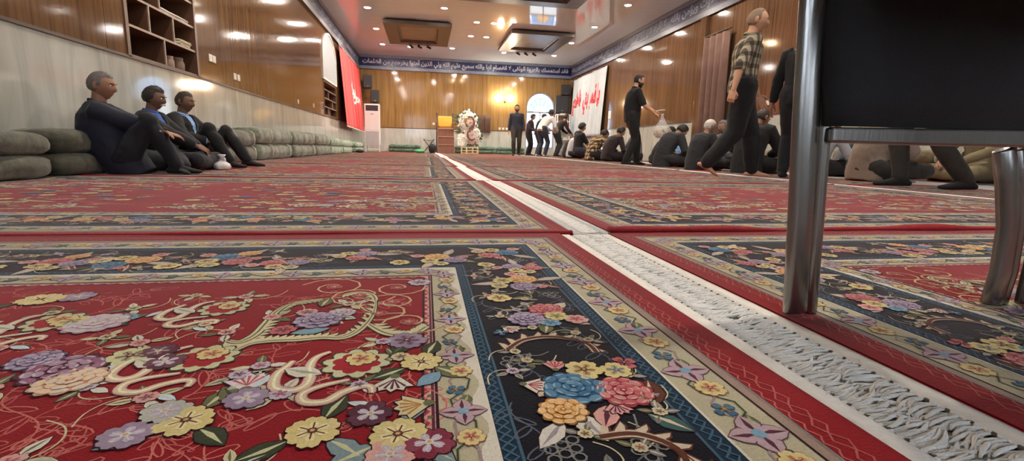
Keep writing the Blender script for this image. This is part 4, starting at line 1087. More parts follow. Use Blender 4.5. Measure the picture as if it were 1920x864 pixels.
# arabesque of thin tendrils in the corner of the field
for k, (cx, cy) in enumerate(((.455, .625), (.51, .585), (.425, .72), (.45, .545), (.56, .53), (.47, .68))):
    sp = [(cx+(.012+.0032*t)*math.cos(t*.55+k), cy+(.012+.0032*t)*math.sin(t*.55+k)) for t in range(16)]
    ribbon(sp, .0045, (186, 120, 96), 4); ribbon(sp, .002, CREAM, 5); flower((cx, cy), .012, ROSE, CREAM, 6, 5, ol=(200, 160, 130))
for p in ((.645, .62), (.87, .60), (.99, .56), (.93, .70), (.75, .73), (.86, .92), (.97, .86), (1.05, .74), (1.1, .60), (1.18, .85), (1.3, .65), (1.25, 1.0), (1.02, 1.02), (1.4, .85), (.78, 1.05), (.9, 1.12), (1.12, 1.12)):
    t = crnd.random()
    if p[0] > .9 or p[1] > 1.0:
        if t < .35:
            rose(p, .036, *crnd.choice([R_l, R_p, R_o, R_b]), 10); flower((p[0]+.05, p[1]+.02), .022, YEL, BROWN, 10, 5); leaf((p[0]-.03, p[1]), 2.8, .05, .014, OLIVE, CREAM, 8)
        elif t < .6: hook(p, 1.0, crnd.choice([.2, -.3]), 5)
        else:
            flower(p, .030, YEL, BROWN, 10, 6, tip=(222, 208, 160)); flower((p[0]-.045, p[1]-.01), .024, crnd.choice([PURP, LILAC]), WHITE, 9, 5); leaf((p[0]+.02, p[1]+.02), .7, .05, .014, DKGRN, OLIVE, 8)
acanthus([(1.45, .60), (1.38, .62), (1.32, .58), (1.22, .56), (1.16, .53)], .015, CREAM, DKGRN, 6, 1, 2); acanthus([(1.2, .78), (1.12, .80), (1.05, .85), (1.02, .93)], .015, CREAM, DKGRN, 6, 1, 2)
for c in ((1.008, .552), (.867, .58), (.90, .74), (.767, .92), (.72, .96), (.619, 1.0), (.553, .963), (.548, .845), (.63, .865), (.48, .64), (.70, .72), (.93, .563), (.455, .935), (.467, .80), (.571, 1.02), (.40, .92), (.73, .60), (.60, .60), (.80, .76), (.9, .85), (1.0, .66), (1.1, .9), (1.2, .7), (1.35, .75), (1.3, .92), (1.45, .72), (.85, 1.02), (.97, 1.1), (.7, 1.1), (1.4, 1.05), (1.2, 1.1), (.52, 1.1), (.66, 1.04)):
    sketch(c, crnd.uniform(.045, .07), crnd.uniform(0, 6), (192, 106, 98), 2, .0016); sketch((c[0]+.03, c[1]-.02), .045, crnd.uniform(0, 6), (184, 92, 88), 2, .0014)

# small buds and leaf sprigs scattered through the field and the navy border
srnd = random.Random(21)
def sprig(p, sc, cols):
    a0 = srnd.uniform(0, 6)
    for q in range(srnd.choice([3, 4])):
        a = a0+q*1.5+srnd.uniform(-.3, .3); leaf((p[0]+.006*sc*math.cos(a), p[1]+.006*sc*math.sin(a)), a, .024*sc, .006*sc, srnd.choice(cols), srnd.choice([WHITE, OLIVE, (170, 160, 140)]), 5)
    flower(p, .010*sc, srnd.choice([CREAM, LILACL, PINKL, (190, 186, 150)]), srnd.choice([PURP, BROWN, ROSE]), 9, 5)
    ribbon(smooth_path([(p[0]+(.010+.011*k)*sc*math.cos(a0+.5+.35*k), p[1]+(.010+.011*k)*sc*math.sin(a0+.5+.35*k)) for k in range(5)], 3), .0016, CREAM, 4)
for p in ((.47, .905), (.545, .915), (.60, .865), (.66, .735), (.585, .845), (.455, .79), (.67, .905), (.74, .875), (.75, .76), (.70, .70), (.80, .735), (.62, .68), (.69, .575), (.77, .56), (.83, .62), (.93, .63), (.90, .76), (.83, .87), (.72, 1.0), (.55, 1.03), (.47, 1.06), (.63, 1.08), (.88, .98), (.97, .77), (1.03, .67), (1.1, .70), (1.16, .63), (1.25, .80), (1.33, .87), (1.4, .70), (1.42, .97), (1.15, .98), (1.07, .93), (1.2, 1.08), (.52, .63), (.43, .84)):
    sprig(p, srnd.uniform(.85, 1.25), [CREAM, OLIVE, (180, 176, 150), WHITE])
for k in range(34):
    s_ = .48+k*.032
    if s_ < HX: sprig((s_, .205+srnd.uniform(0, .16)), .9, [GREY, (160, 150, 140), OLIVE])
    if .40+k*.026 < HY: sprig((.172+srnd.uniform(0, .14), .40+k*.026), .75, [GREY, (160, 150, 140), OLIVE])

# --- pile material: the woven colours come from the pattern pieces, broken up by fine noise
def pile_mat():
    m, nt, p, N, L = new_mat('carpet_pile')
    at = N.new('ShaderNodeAttribute'); at.attribute_name = 'yarn'
    tc = N.new('ShaderNodeTexCoord')
    n1 = N.new('ShaderNodeTexNoise'); n1.inputs['Scale'].default_value = 420; n1.inputs['Detail'].default_value = 2; L.new(tc.outputs['Object'], n1.inputs['Vector'])
    n2 = N.new('ShaderNodeTexNoise'); n2.inputs['Scale'].default_value = 7; n2.inputs['Detail'].default_value = 3; L.new(tc.outputs['Object'], n2.inputs['Vector'])
    ad = N.new('ShaderNodeMath'); ad.operation = 'ADD'; L.new(n1.outputs['Fac'], ad.inputs[0]); L.new(n2.outputs['Fac'], ad.inputs[1])
    mr = N.new('ShaderNodeMapRange'); mr.inputs['From Min'].default_value = .6; mr.inputs['From Max'].default_value = 1.4; mr.inputs['To Min'].default_value = .78; mr.inputs['To Max'].default_value = 1.2
    L.new(ad.outputs[0], mr.inputs['Value'])
    mx = N.new('ShaderNodeVectorMath'); mx.operation = 'SCALE'; L.new(at.outputs['Color'], mx.inputs[0]); L.new(mr.outputs[0], mx.inputs['Scale']); L.new(mx.outputs[0], p.inputs['Base Color'])
    bp = N.new('ShaderNodeBump'); bp.inputs['Strength'].default_value = .35; bp.inputs['Distance'].default_value = .002; L.new(n1.outputs['Fac'], bp.inputs['Height']); L.new(bp.outputs['Normal'], p.inputs['Normal'])
    p.inputs['Roughness'].default_value = .9; p.inputs['Specular IOR Level'].default_value = .12; p.inputs['Sheen Weight'].default_value = SHEEN; p.inputs['Sheen Roughness'].default_value = .28; p.inputs['Sheen Tint'].default_value = (1, .80, .76, 1)
    return m
M_pile = pile_mat(); M_redyarn = mat('red_edge_yarn', (150, 18, 26), .85, var=.15, scale=60, bump=.4, bscale=300); M_fringe = mat('white_fringe_cotton', (244, 240, 234), .85, var=.08, scale=40, bump=.3, bscale=300, sheen=.2); M_gap = mat('fringe_gap', (96, 84, 72), .9)
def carpet_mesh():
    vs, fs, cs = [], [], []
    idx = 0
    for pts, col, lay in POL:
        idx += 1; z = .0002+lay*.00012+(idx % 40)*.0000025; c = (*lin(col), 1)
        for sx in (1, -1):
            for sy in (1, -1):
                q = [(sx*(HX-u), sy*(HY-v)) for u, v in pts]
                ar_ = sum(q[i][0]*q[(i+1) % len(q)][1]-q[(i+1) % len(q)][0]*q[i][1] for i in range(len(q)))
                if ar_ < 0: q.reverse()
                o = len(vs); vs += [(x, y, z) for x, y in q]; fs.append(tuple(range(o, o+len(q)))); cs += [c]*len(q)
    # thickness of the rug under the pattern
    o = len(vs); b = MB(); b.loft([[(-HX+k, -HY+k, z), (HX-k, -HY+k, z), (HX-k, HY-k, z), (-HX+k, HY-k, z)] for k, z in ((0, -.0115), (-.001, -.005), (.0015, -.0002))])
    vs += b.v; fs += [tuple(i+o for i in f) for f in b.f]; cs += [(*lin(RED), 1)]*sum(len(f) for f in b.f)
    me = bpy.data.meshes.new('pile'); me.from_pydata(vs, [], fs)
    a = me.color_attributes.new('yarn', 'FLOAT_COLOR', 'CORNER')
    a.data.foreach_set('color', [x for c in cs for x in c]); me.materials.append(M_pile); me.update()
    return me
PILE = carpet_mesh()
print('carpet polygons', len(PILE.polygons))
def fringe_mesh(reach, seed):
    """woven white end, a row of knots and loose cotton strands; grows towards +x from x = 0"""
    rr = random.Random(seed); m = MB()
    m.bb((-.002, -HY+.01, -.0112), (.028, HY-.01, -.0025), 0)
    m.bb((.0215, -HY+.012, -.0118), (reach*.96, HY-.012, -.0085), 0)
    n = int((CLY-.03)/.0105)
    for k in range(n):
        y = -HY+.016+k*.0105+rr.uniform(-.001, .001)
        m.sphere((.0295, y, -.005), (.004, .0034, .0036), 6, 4, 0)
        k % 2 or m.box((.031, y+.005, -.0045), (.0045, .0036, .005), 1)
        for q in range(5):
            L_ = reach*rr.uniform(.75, 1.05); dy = rr.gauss(.010, .009); p = []
            for i in range(5):
                t = i/4; p.append((.031+(L_-.031)*t, y+.0021*(q-2)+rr.uniform(-.0008, .0008)+dy*t*t+.0014*math.sin(3*t+q+k), -.006+rr.uniform(0, .002)*math.sin(PI*t)+.0007*q))
            m.tube(p, [.0016, .0021, .0023, .0021, .0010], 4, 0)
    me = m.mesh('fringe'); fix_normals(me); me.materials.append(M_fringe); me.materials.append(M_gap)
    me.polygons.foreach_set('use_smooth', [True]*len(me.polygons))
    return me
FR = [fringe_mesh(.085, 1), fringe_mesh(.085, 2)]
ROWS = [(-.95, 1.40), (1.40, 3.77), (3.77, 6.50), (6.50, 9.2), (9.2, 11.9), (11.9, 14.6), (14.6, 17.2), (17.2, 19.6), (19.6, 21.42)]
COLS = [(-2.66, .40), (.555, 3.615), (3.77, 6.385)]
RN = ['nearest', 'second', 'third', 'fourth', 'fifth', 'sixth', 'seventh', 'eighth', 'last']
CNM = ['left of the white fringe seam', 'right of the white fringe seam', 'along the right wall']
OFF = [[0, 0, 0], [.045, .015, .02], [-.01, -.03, .0], [.02, .0, 0], [.03, -.02, .0], [-.02, .02, .0], [.0, .01, 0], [-.03, 0, 0], [0, 0, 0]]
for i, (y0, y1) in enumerate(ROWS):
    for j, (x0, x1) in enumerate(COLS):
        if i == 0 and j == 2: continue
        dx = OFF[i][j]
        if j == 0: x1 += dx
        elif j == 1: x0 += dx
        lab = 'red floral carpet in the %s row, %s' % (RN[i], CNM[j])
        r = empty('carpet', lab, 'carpet', ((x0+x1)/2, (y0+y1)/2, 0), 0, 'red floral carpets')
        o = bpy.data.objects.new('pile', PILE); COL.objects.link(o); o.parent = r
        o.scale = ((x1-x0)/CLX, (y1-y0-.004)/CLY, 1)
        for s in (-1, 1):
            if (j == 0 and s < 0) or (j == 2 and s > 0): continue
            f = bpy.data.objects.new('fringe', FR[(i+j) % 2]); COL.objects.link(f); f.parent = r
            f.location = (s*((x1-x0)/2), 0, 0); f.scale = (1, (y1-y0)/CLY, 1)
            if s < 0: f.rotation_euler = (0, 0, PI)
        # thick red bound edge turned up where a rug overlaps its neighbour
        if i in (1, 2, 3) or (i == 0 and j == 0 and 0):
            b = MB(); n_ = 60; L_ = (x1-x0)
            hi = .010 if (i == 1 and j == 1) else .004
            pts, rad = [], []
            for k in range(n_+1):
                x = -L_/2+L_*k/n_; w_ = hi*(1+.45*math.sin(k*.33)+.25*math.sin(k*.81+i)); w_ = max(.003, w_)
                pts.append((x, -(y1-y0)/2+.022+.004*math.sin(k*.4), w_*.35)); rad.append((w_*1.6+.004, w_*.9))
            b.tube(pts, rad, 10, ref=(0, 1, 0)); b.build('bound_edge', M_redyarn, r, True)

# ---------------------------------------------------------------- floor cushions
CU = [(1.75, 3.55, .285, M_cuD, [.55], 'dark olive folded floor cushion with a pale strap left of the seated men'),
      (3.60, 5.45, .31, M_cuD, [], 'dark floor cushion behind the two nearer seated men'),
      (5.50, 7.25, .40, M_cuD, [-.75, .6], 'dark floor cushion behind the third seated man and just past his knee'),
      (7.30, 9.15, .47, M_cuG, [-.6, .35], 'grey green tied floor cushion next after the one behind the third seated man'),
      (9.20, 11.0, .47, M_cuG, [-.55, .35], 'grey green tied floor cushion, middle of the left wall row'),
      (11.05, 12.6, .46, M_cuG, [-.4, .4], 'grey green floor cushion before the paler ones start'),
      (12.68, 14.5, .42, M_cuP, [-.5, .5], 'pale green floor cushion below the near end of the small bookshelf'),
      (14.55, 16.3, .38, M_cuP, [], 'pale green floor cushion just before the red banner'),
      (17.3, 19.3, .34, M_cuP, [], 'pale green floor cushion under the red banner')]
for y0, y1, H_, m, st, lb in CU:
    d_ = .40; cushion((XL+.015+d_/2, (y0+y1)/2, 0), 90, y1-y0, d_, H_, m, lb, st)
for x0, x1, lb in ((-1.5, -.2, 'dark green floor cushion at the back wall beside the air conditioner'), (1.25, 2.0, 'green floor cushion at the back wall behind the flower stand'), (2.05, 3.0, 'mottled green floor cushion at the back wall right of the flower stand'), (3.05, 4.3, 'green floor cushion at the back wall behind the standing men')):
    cushion(((x0+x1)/2, YB-.2, 0), 180, x1-x0, .36, .30, M_cuB, lb, [])
for y0, y1, lb in ((3.2, 4.9, 'khaki floor cushion by the right wall beyond the standing legs'), (4.95, 6.7, 'khaki floor cushion by the right wall behind the grey-shirted man'), (6.75, 8.5, 'khaki floor cushion by the right wall behind the dark suited men'), (8.55, 10.4, 'khaki floor cushion by the right wall below the curtain')):
    cushion((XR-.215, (y0+y1)/2, 0), -90, y1-y0, .40, .36, M_cuK, lb, [-.5, .5])

# white plastic dining cloth on the floor between the rows of seated men
b = MB(); vs = []; nu, nv = 8, 90
for j in range(nv+1):
    for i in range(nu+1):
        x = 4.66+.62*i/nu+.015*math.sin(j*.7); y = 3.15+10.6*j/nv
        vs.append((x, y, .006+.004*noise.noise(Vector((x*6, y*6, 0)))))
b.add(vs, [(j*(nu+1)+i, j*(nu+1)+i+1, (j+1)*(nu+1)+i+1, (j+1)*(nu+1)+i) for j in range(nv) for i in range(nu)])
o = b.build('floor_cloth', mat('white_plastic_sheet', (226, 228, 232), .3, var=.03, coat=.4), None, True)
s = o.modifiers.new('s', 'SOLIDIFY'); s.thickness = .002; s.offset = -1
tag(o, 'long white plastic dining cloth spread on the carpet before the seated men', 'floor cloth')

# ---------------------------------------------------------------- steel chair with black upholstery
M_steel = mat('brushed_steel', (150, 146, 142), .26, .95, var=.12, scale=9, bump=.06, bscale=120, stretch=(1, 1, .1)); M_scr = mat('worn_steel', (176, 170, 158), .4, .9, var=.2, scale=30)
M_uph = mat('black_upholstery', (16, 15, 18), .75, var=.15, scale=30, bump=.2, bscale=400, sheen=.1)
r = empty('steel_chair', 'steel framed chair with black backrest standing on the carpet fringe, seen close up', 'chair', (.78, .65, 0), 180)
CX, CY = .78, .65
def C(x, y, z): return (CX-x, CY-y, z)      # the chair faces the viewer: its own axes are turned half way round
def leg(pts, rad, nm, m=M_steel):
    o = MB().tube([C(*p) for p in pts], rad, 20, ref=(0, 1, 0), dome=False).build(nm, m, r, True, bevel=.003); return o
# back posts: flat oval tube, cut off round at the foot, running up past the seat
for x0, x1 in ((.577, .548), (1.035, 1.075)):
    leg([(x0, .645, .004), (x0+(x1-x0)*.3, .647, .15), (x0+(x1-x0)*.62, .65, .29), (x1, .652, .47), (x1+(x1-x0)*.6, .68, .88)], [(.010, .021), (.011, .0215), (.011, .0215), (.011, .0215), (.011, .0215)], 'back_post')
leg([(.610, .655, .0), (.603, .655, .12), (.594, .655, .265), (.586, .655, .42)], [.0125]*4, 'inner_tube')
leg([(.976, .655, .0), (.984, .655, .06), (.980, .655, .14), (.958, .655, .22), (.940, .655, .27)], [(.012, .020)]*5, 'support_leg')
leg([(.999, .660, .0), (1.008, .660, .06), (1.004, .660, .14), (.985, .660, .22), (.968, .660, .27)], [.0125]*5, 'inner_tube')
# lower cross rail
b = MB(); b.loft([[C(x, .64-.011, za), C(x, .64+.011, za), C(x, .64+.011, zb), C(x, .64-.011, zb)] for x, za, zb in ((.588, .270, .2925), (.75, .270, .2955), (.95, .2715, .300), (1.06, .272, .302))]); b.build('cross_rail', M_steel, r, False, bevel=.004, seg=3)
# padded backrest
nu, nv = 14, 16; b = MB()
def bk(i, j, s):
    u, v = i/nu, j/nv; x0 = .580-.037*v-.008*math.sin(v*9); x = x0+(1.075-x0+.02*v)*u; z = .2945+.006*u+.58*v
    e = min(1, min(u, 1-u)*9)**.5*min(1, min(v, 1-v)*14)**.5
    return C(x, .640+.03*v*v+s*(.004+.016*e), z)
for s in (-1, 1):
    b.add([bk(i, j, s) for j in range(nv+1) for i in range(nu+1)], [(j*(nu+1)+i, j*(nu+1)+i+1, (j+1)*(nu+1)+i+1, (j+1)*(nu+1)+i) for j in range(nv) for i in range(nu)])
n1 = (nu+1)*(nv+1); edge = [j*(nu+1) for j in range(nv+1)]+[nv*(nu+1)+i for i in range(1, nu+1)]+[j*(nu+1)+nu for j in range(nv-1, -1, -1)]+[i for i in range(nu-1, 0, -1)]
b.f += [(edge[k], edge[(k+1) % len(edge)], edge[(k+1) % len(edge)]+n1, edge[k]+n1) for k in range(len(edge))]; b.m += [0]*len(edge)
b.build('backrest', M_uph, r, True)
# seat and front legs, towards the viewer's right
b = MB(); rings = []
for z, k in ((.50, .02), (.505, .0), (.53, -.006), (.55, .004), (.556, .03)):
    rings.append([C(x, y, z) for x, y in ((.60+k, .20+k), (1.06-k, .20+k), (1.07-k, .615-k), (.59+k, .615-k))])
b.loft(rings); b.build('seat', M_uph, r, False, bevel=.012, seg=3)
for s, x in ((0, .61), (1, 1.05)):
    leg([(x, .24, .0), (x, .24, .25), (x, .25, .50)], [.0125]*3, 'front_leg')
    leg([(x, .25, .49), (x, .45, .49), (x, .64, .49)], [.011]*3, 'seat_rail')
# ---------------------------------------------------------------- people
# Local axes of a person: +y forward, +x to the person's right, z up, origin on the floor below the hips.
SK = {'a': mat('skin_tan', (156, 112, 88), .55, var=.06, scale=20), 'b': mat('skin_brown', (118, 84, 66), .55, var=.06, scale=20), 'c': mat('skin_light', (196, 146, 116), .55, var=.06, scale=20)}
HAIRM = {'black': mat('black_hair', (20, 18, 18), .6, var=.2, scale=80, bump=.5, bscale=120), 'grey': mat('grey_hair', (110, 104, 100), .7, var=.25, scale=60, bump=.5, bscale=120), 'white': mat('white_hair', (196, 192, 186), .7, var=.12, scale=60, bump=.5, bscale=120), 'dark': mat('dark_brown_hair', (44, 34, 30), .6, var=.2, scale=60, bump=.5, bscale=120), 'stubble': mat('greying_cropped_hair', (132, 108, 88), .7, var=.15, scale=80)}
M_eye = mat('eye_white', (210, 205, 200), .3, var=.02); M_iris = mat('dark_iris', (30, 20, 16), .2)
def clothm(name, rgb, rough=.85, **k): return mat(name, rgb, rough, var=.10, scale=6, bump=.25, bscale=240, sheen=.04, **k)
def plaid(name, a, b, c, s1, s2):
    m, nt, p, N, L = new_mat(name)
    tc = N.new('ShaderNodeTexCoord'); sx = N.new('ShaderNodeSeparateXYZ'); L.new(tc.outputs['Object'], sx.inputs['Vector'])
    def stripe(sock, per, duty, comb=None):
        src = sock
        d = N.new('ShaderNodeMath'); d.operation = 'MULTIPLY'; d.inputs[1].default_value = 1/per; L.new(src, d.inputs[0])
        f = N.new('ShaderNodeMath'); f.operation = 'FRACT'; L.new(d.outputs[0], f.inputs[0])
        l = N.new('ShaderNodeMath'); l.operation = 'LESS_THAN'; l.inputs[1].default_value = duty; L.new(f.outputs[0], l.inputs[0]); return l.outputs[0]
    ad = N.new('ShaderNodeMath'); ad.operation = 'SUBTRACT'; L.new(sx.outputs['X'], ad.inputs[0]); L.new(sx.outputs['Y'], ad.inputs[1])
    v = stripe(ad.outputs[0], s1, .5); h = stripe(sx.outputs['Z'], s2, .42)
    m1 = N.new('ShaderNodeMixRGB'); m1.inputs['Color1'].default_value = (*lin(a), 1); m1.inputs['Color2'].default_value = (*lin(b), 1); L.new(v, m1.inputs['Fac'])
    m2 = N.new('ShaderNodeMixRGB'); m2.blend_type = 'MULTIPLY'; m2.inputs['Color2'].default_value = (*lin(c), 1); L.new(h, m2.inputs['Fac']); L.new(m1.outputs[0], m2.inputs['Color1'])
    L.new(m2.outputs[0], p.inputs['Base Color']); p.inputs['Roughness'].default_value = .85
    return m

def sst(a, b, x):
    t = min(1, max(0, (x-a)/(b-a))); return t*t*(3-2*t)
def head_pt(d):
    """point of the head surface in direction d; head centre at the origin, chin to crown .23"""
    x, y, z = .076*d.x, .097*d.y, .116*d.z
    if d.z < 0:
        q = -d.z
        x *= 1-.30*q**1.6
        if d.y < 0: y *= 1-.45*sst(.1, .9, q)
        else: y *= 1-.10*q
    else:
        if d.y < 0: y *= 1.04
    fr = sst(.15, .6, d.y)
    g = lambda v, s: math.exp(-(v/s)**2)
    if fr > 0:
        nz = sst(.034, -.016, z)*(1 if z > -.026 else g(z+.026, .010))
        y += fr*(.021*g(x, .0125+.004*nz)*nz + .006*g(z-.036, .010)*g(x, .045) - .009*(g(abs(x)-.031, .015)*g(z-.014, .011)) + .005*g(abs(x)-.045, .018)*g(z+.018, .018)
             + .007*g(x, .021)*(g(z+.056, .006)+g(z+.069, .006)) - .003*g(x, .024)*g(z+.0625, .0026) + .015*g(x, .026)*g(z+.100, .018))
    return Vector((x, y, z))
NH, NVH = 44, 36
def head_dirs():
    out = []
    for j in range(NVH+1):
        th = PI*j/NVH
        for i in range(NH): out.append(Vector((math.sin(th)*math.sin(2*PI*i/NH), math.sin(th)*math.cos(2*PI*i/NH), math.cos(th))))
    return out
HD = head_dirs(); HP = [head_pt(d) for d in HD]
def head_faces():
    f = []
    for j in range(NVH):
        for i in range(NH): f.append((j*NH+i, (j+1)*NH+i, (j+1)*NH+(i+1) % NH, j*NH+(i+1) % NH))
    return f
HF = head_faces()
def head_shell(margin, thick, rough=.0, seed=0):
    """lifted patch of the head where margin(point, direction) > 0: hair, beard, cap"""
    mg = [margin(p, d) for p, d in zip(HP, HD)]
    vs = []
    for p, d, m_ in zip(HP, HD, mg):
        t = thick*sst(-.004, .018, m_)-.004*(1-sst(-.008, .002, m_))
        n_ = rough*noise.noise(p*55+Vector((seed, 0, 0)))
        vs.append(p+p.normalized()*(t+n_*sst(0, .015, m_)))
    fs = [f for f in HF if max(mg[i] for i in f) > -.004]
    used = sorted({i for f in fs for i in f}); mp = {v: k for k, v in enumerate(used)}
    return [vs[i] for i in used], [tuple(mp[i] for i in f) for f in fs]
def hairline(recede=0.0, nape=-.055):
    def mg(p, d):
        line = .070+recede if d.y > .35 else (.070+recede)+(.35-d.y)*(-.16) if d.y > -.25 else nape
        if -.25 < d.y <= .35:
            t = (d.y+.25)/.6; line = (nape+(.070+recede-nape)*sst(.15, 1, t))
            if d.y < .16 and d.y > -.02: line = min(line, -.005)
        return p.z-line
    return mg
def bald_ring(p, d): return min(.05-p.z, p.z-(-.05 if d.y < -.2 else .0), .12-d.y) if d.y < .12 else -.02
def beard_mg(p, d):
    if d.y < -.02: return -.02
    m_ = -.036-p.z
    if abs(p.x) < .030 and p.z > -.080 and p.z < -.046: m_ = min(m_, abs(p.z+.0625)-.011)
    return m_

_hands = {}
def hand_mesh(kind, side):
    """right hand (side 1): wrist at the origin, fingers along +y, palm towards -z, thumb on -x"""
    k = (kind, side)
    if k in _hands: return _hands[k]
    m = MB()
    m.tube([(0, -.03, 0), (0, .0, 0), (0, .04, 0), (0, .085, -.002)], [(.025, .019), (.026, .017), (.037, .014), (.038, .012)], 14, ref=(1, 0, 0), dome=True)
    curl = {'relaxed': .38, 'fist': 1.35, 'flat': .12, 'grip': 1.05}[kind]
    for i, (x, l, r_) in enumerate(((-.030, .072, .0082), (-.010, .080, .0085), (.010, .075, .0082), (.029, .060, .0074))):
        p = Vector((x, .083, -.001)); a = curl*.35; pts = [p-Vector((0, .018, 0)), p]
        for q, s in enumerate((.45, .31, .24)):
            p = p+Vector((x*.12*(1 if q == 0 else .2), math.cos(a), -math.sin(a)))*l*s; pts.append(p); a += curl*(.95 if q < 1 else .7)
        m.tube(pts, [r_, r_*1.05, r_, r_*.92, r_*.8], 8, dome=True)
    b = Vector((-.024, .018, -.006))
    if kind in ('fist', 'grip'): tp = [b, b+Vector((-.022, .022, -.014)), b+Vector((-.020, .045, -.034)), b+Vector((.002, .058, -.046))]
    else: tp = [b, b+Vector((-.026, .022, -.008)), b+Vector((-.040, .048, -.014)), b+Vector((-.044, .068, -.018))]
    m.tube(tp, [.014, .0125, .0105, .009], 8, dome=True)
    me = remeshed(m, .0042, 3, .5, 'hand')
    V, F = mesh_lists(me); bpy.data.meshes.remove(me)
    if side < 0: V = [Vector((-v.x, v.y, v.z)) for v in V]; F = [tuple(reversed(f)) for f in F]
    _hands[k] = (V, F); return _hands[k]
def ik(a, b, l1, l2, pole):
    a, b, pole = Vector(a), Vector(b), Vector(pole); d = b-a; L_ = d.length
    if L_ > (l1+l2)*.995: b = a+d*((l1+l2)*.995/L_); d = b-a; L_ = d.length
    t = d/L_; x = (l1*l1-l2*l2+L_*L_)/(2*L_); h = math.sqrt(max(1e-6, l1*l1-x*x))
    n_ = pole-a; n_ = n_-t*n_.dot(t)
    if n_.length < 1e-5: n_ = Vector((0, 1, 0))
    return a+t*x+n_.normalized()*h, b
def rough_cloth(me, amp, sc, seed):
    co = [v.co.copy() for v in me.vertices]; nr = [n.vector.copy() for n in me.vertex_normals]; flat = []
    for c, nn_ in zip(co, nr):
        p = c+Vector((seed*3.1, 0, 0))
        n_ = noise.noise(Vector((p.x*sc, p.y*sc, p.z*sc*.55)))+.5*noise.noise(p*sc*2.3)
        c = c+nn_*(n_*amp)
        flat += (c.x, c.y, max(c.z, .001))
    me.vertices.foreach_set('co', flat); me.update()

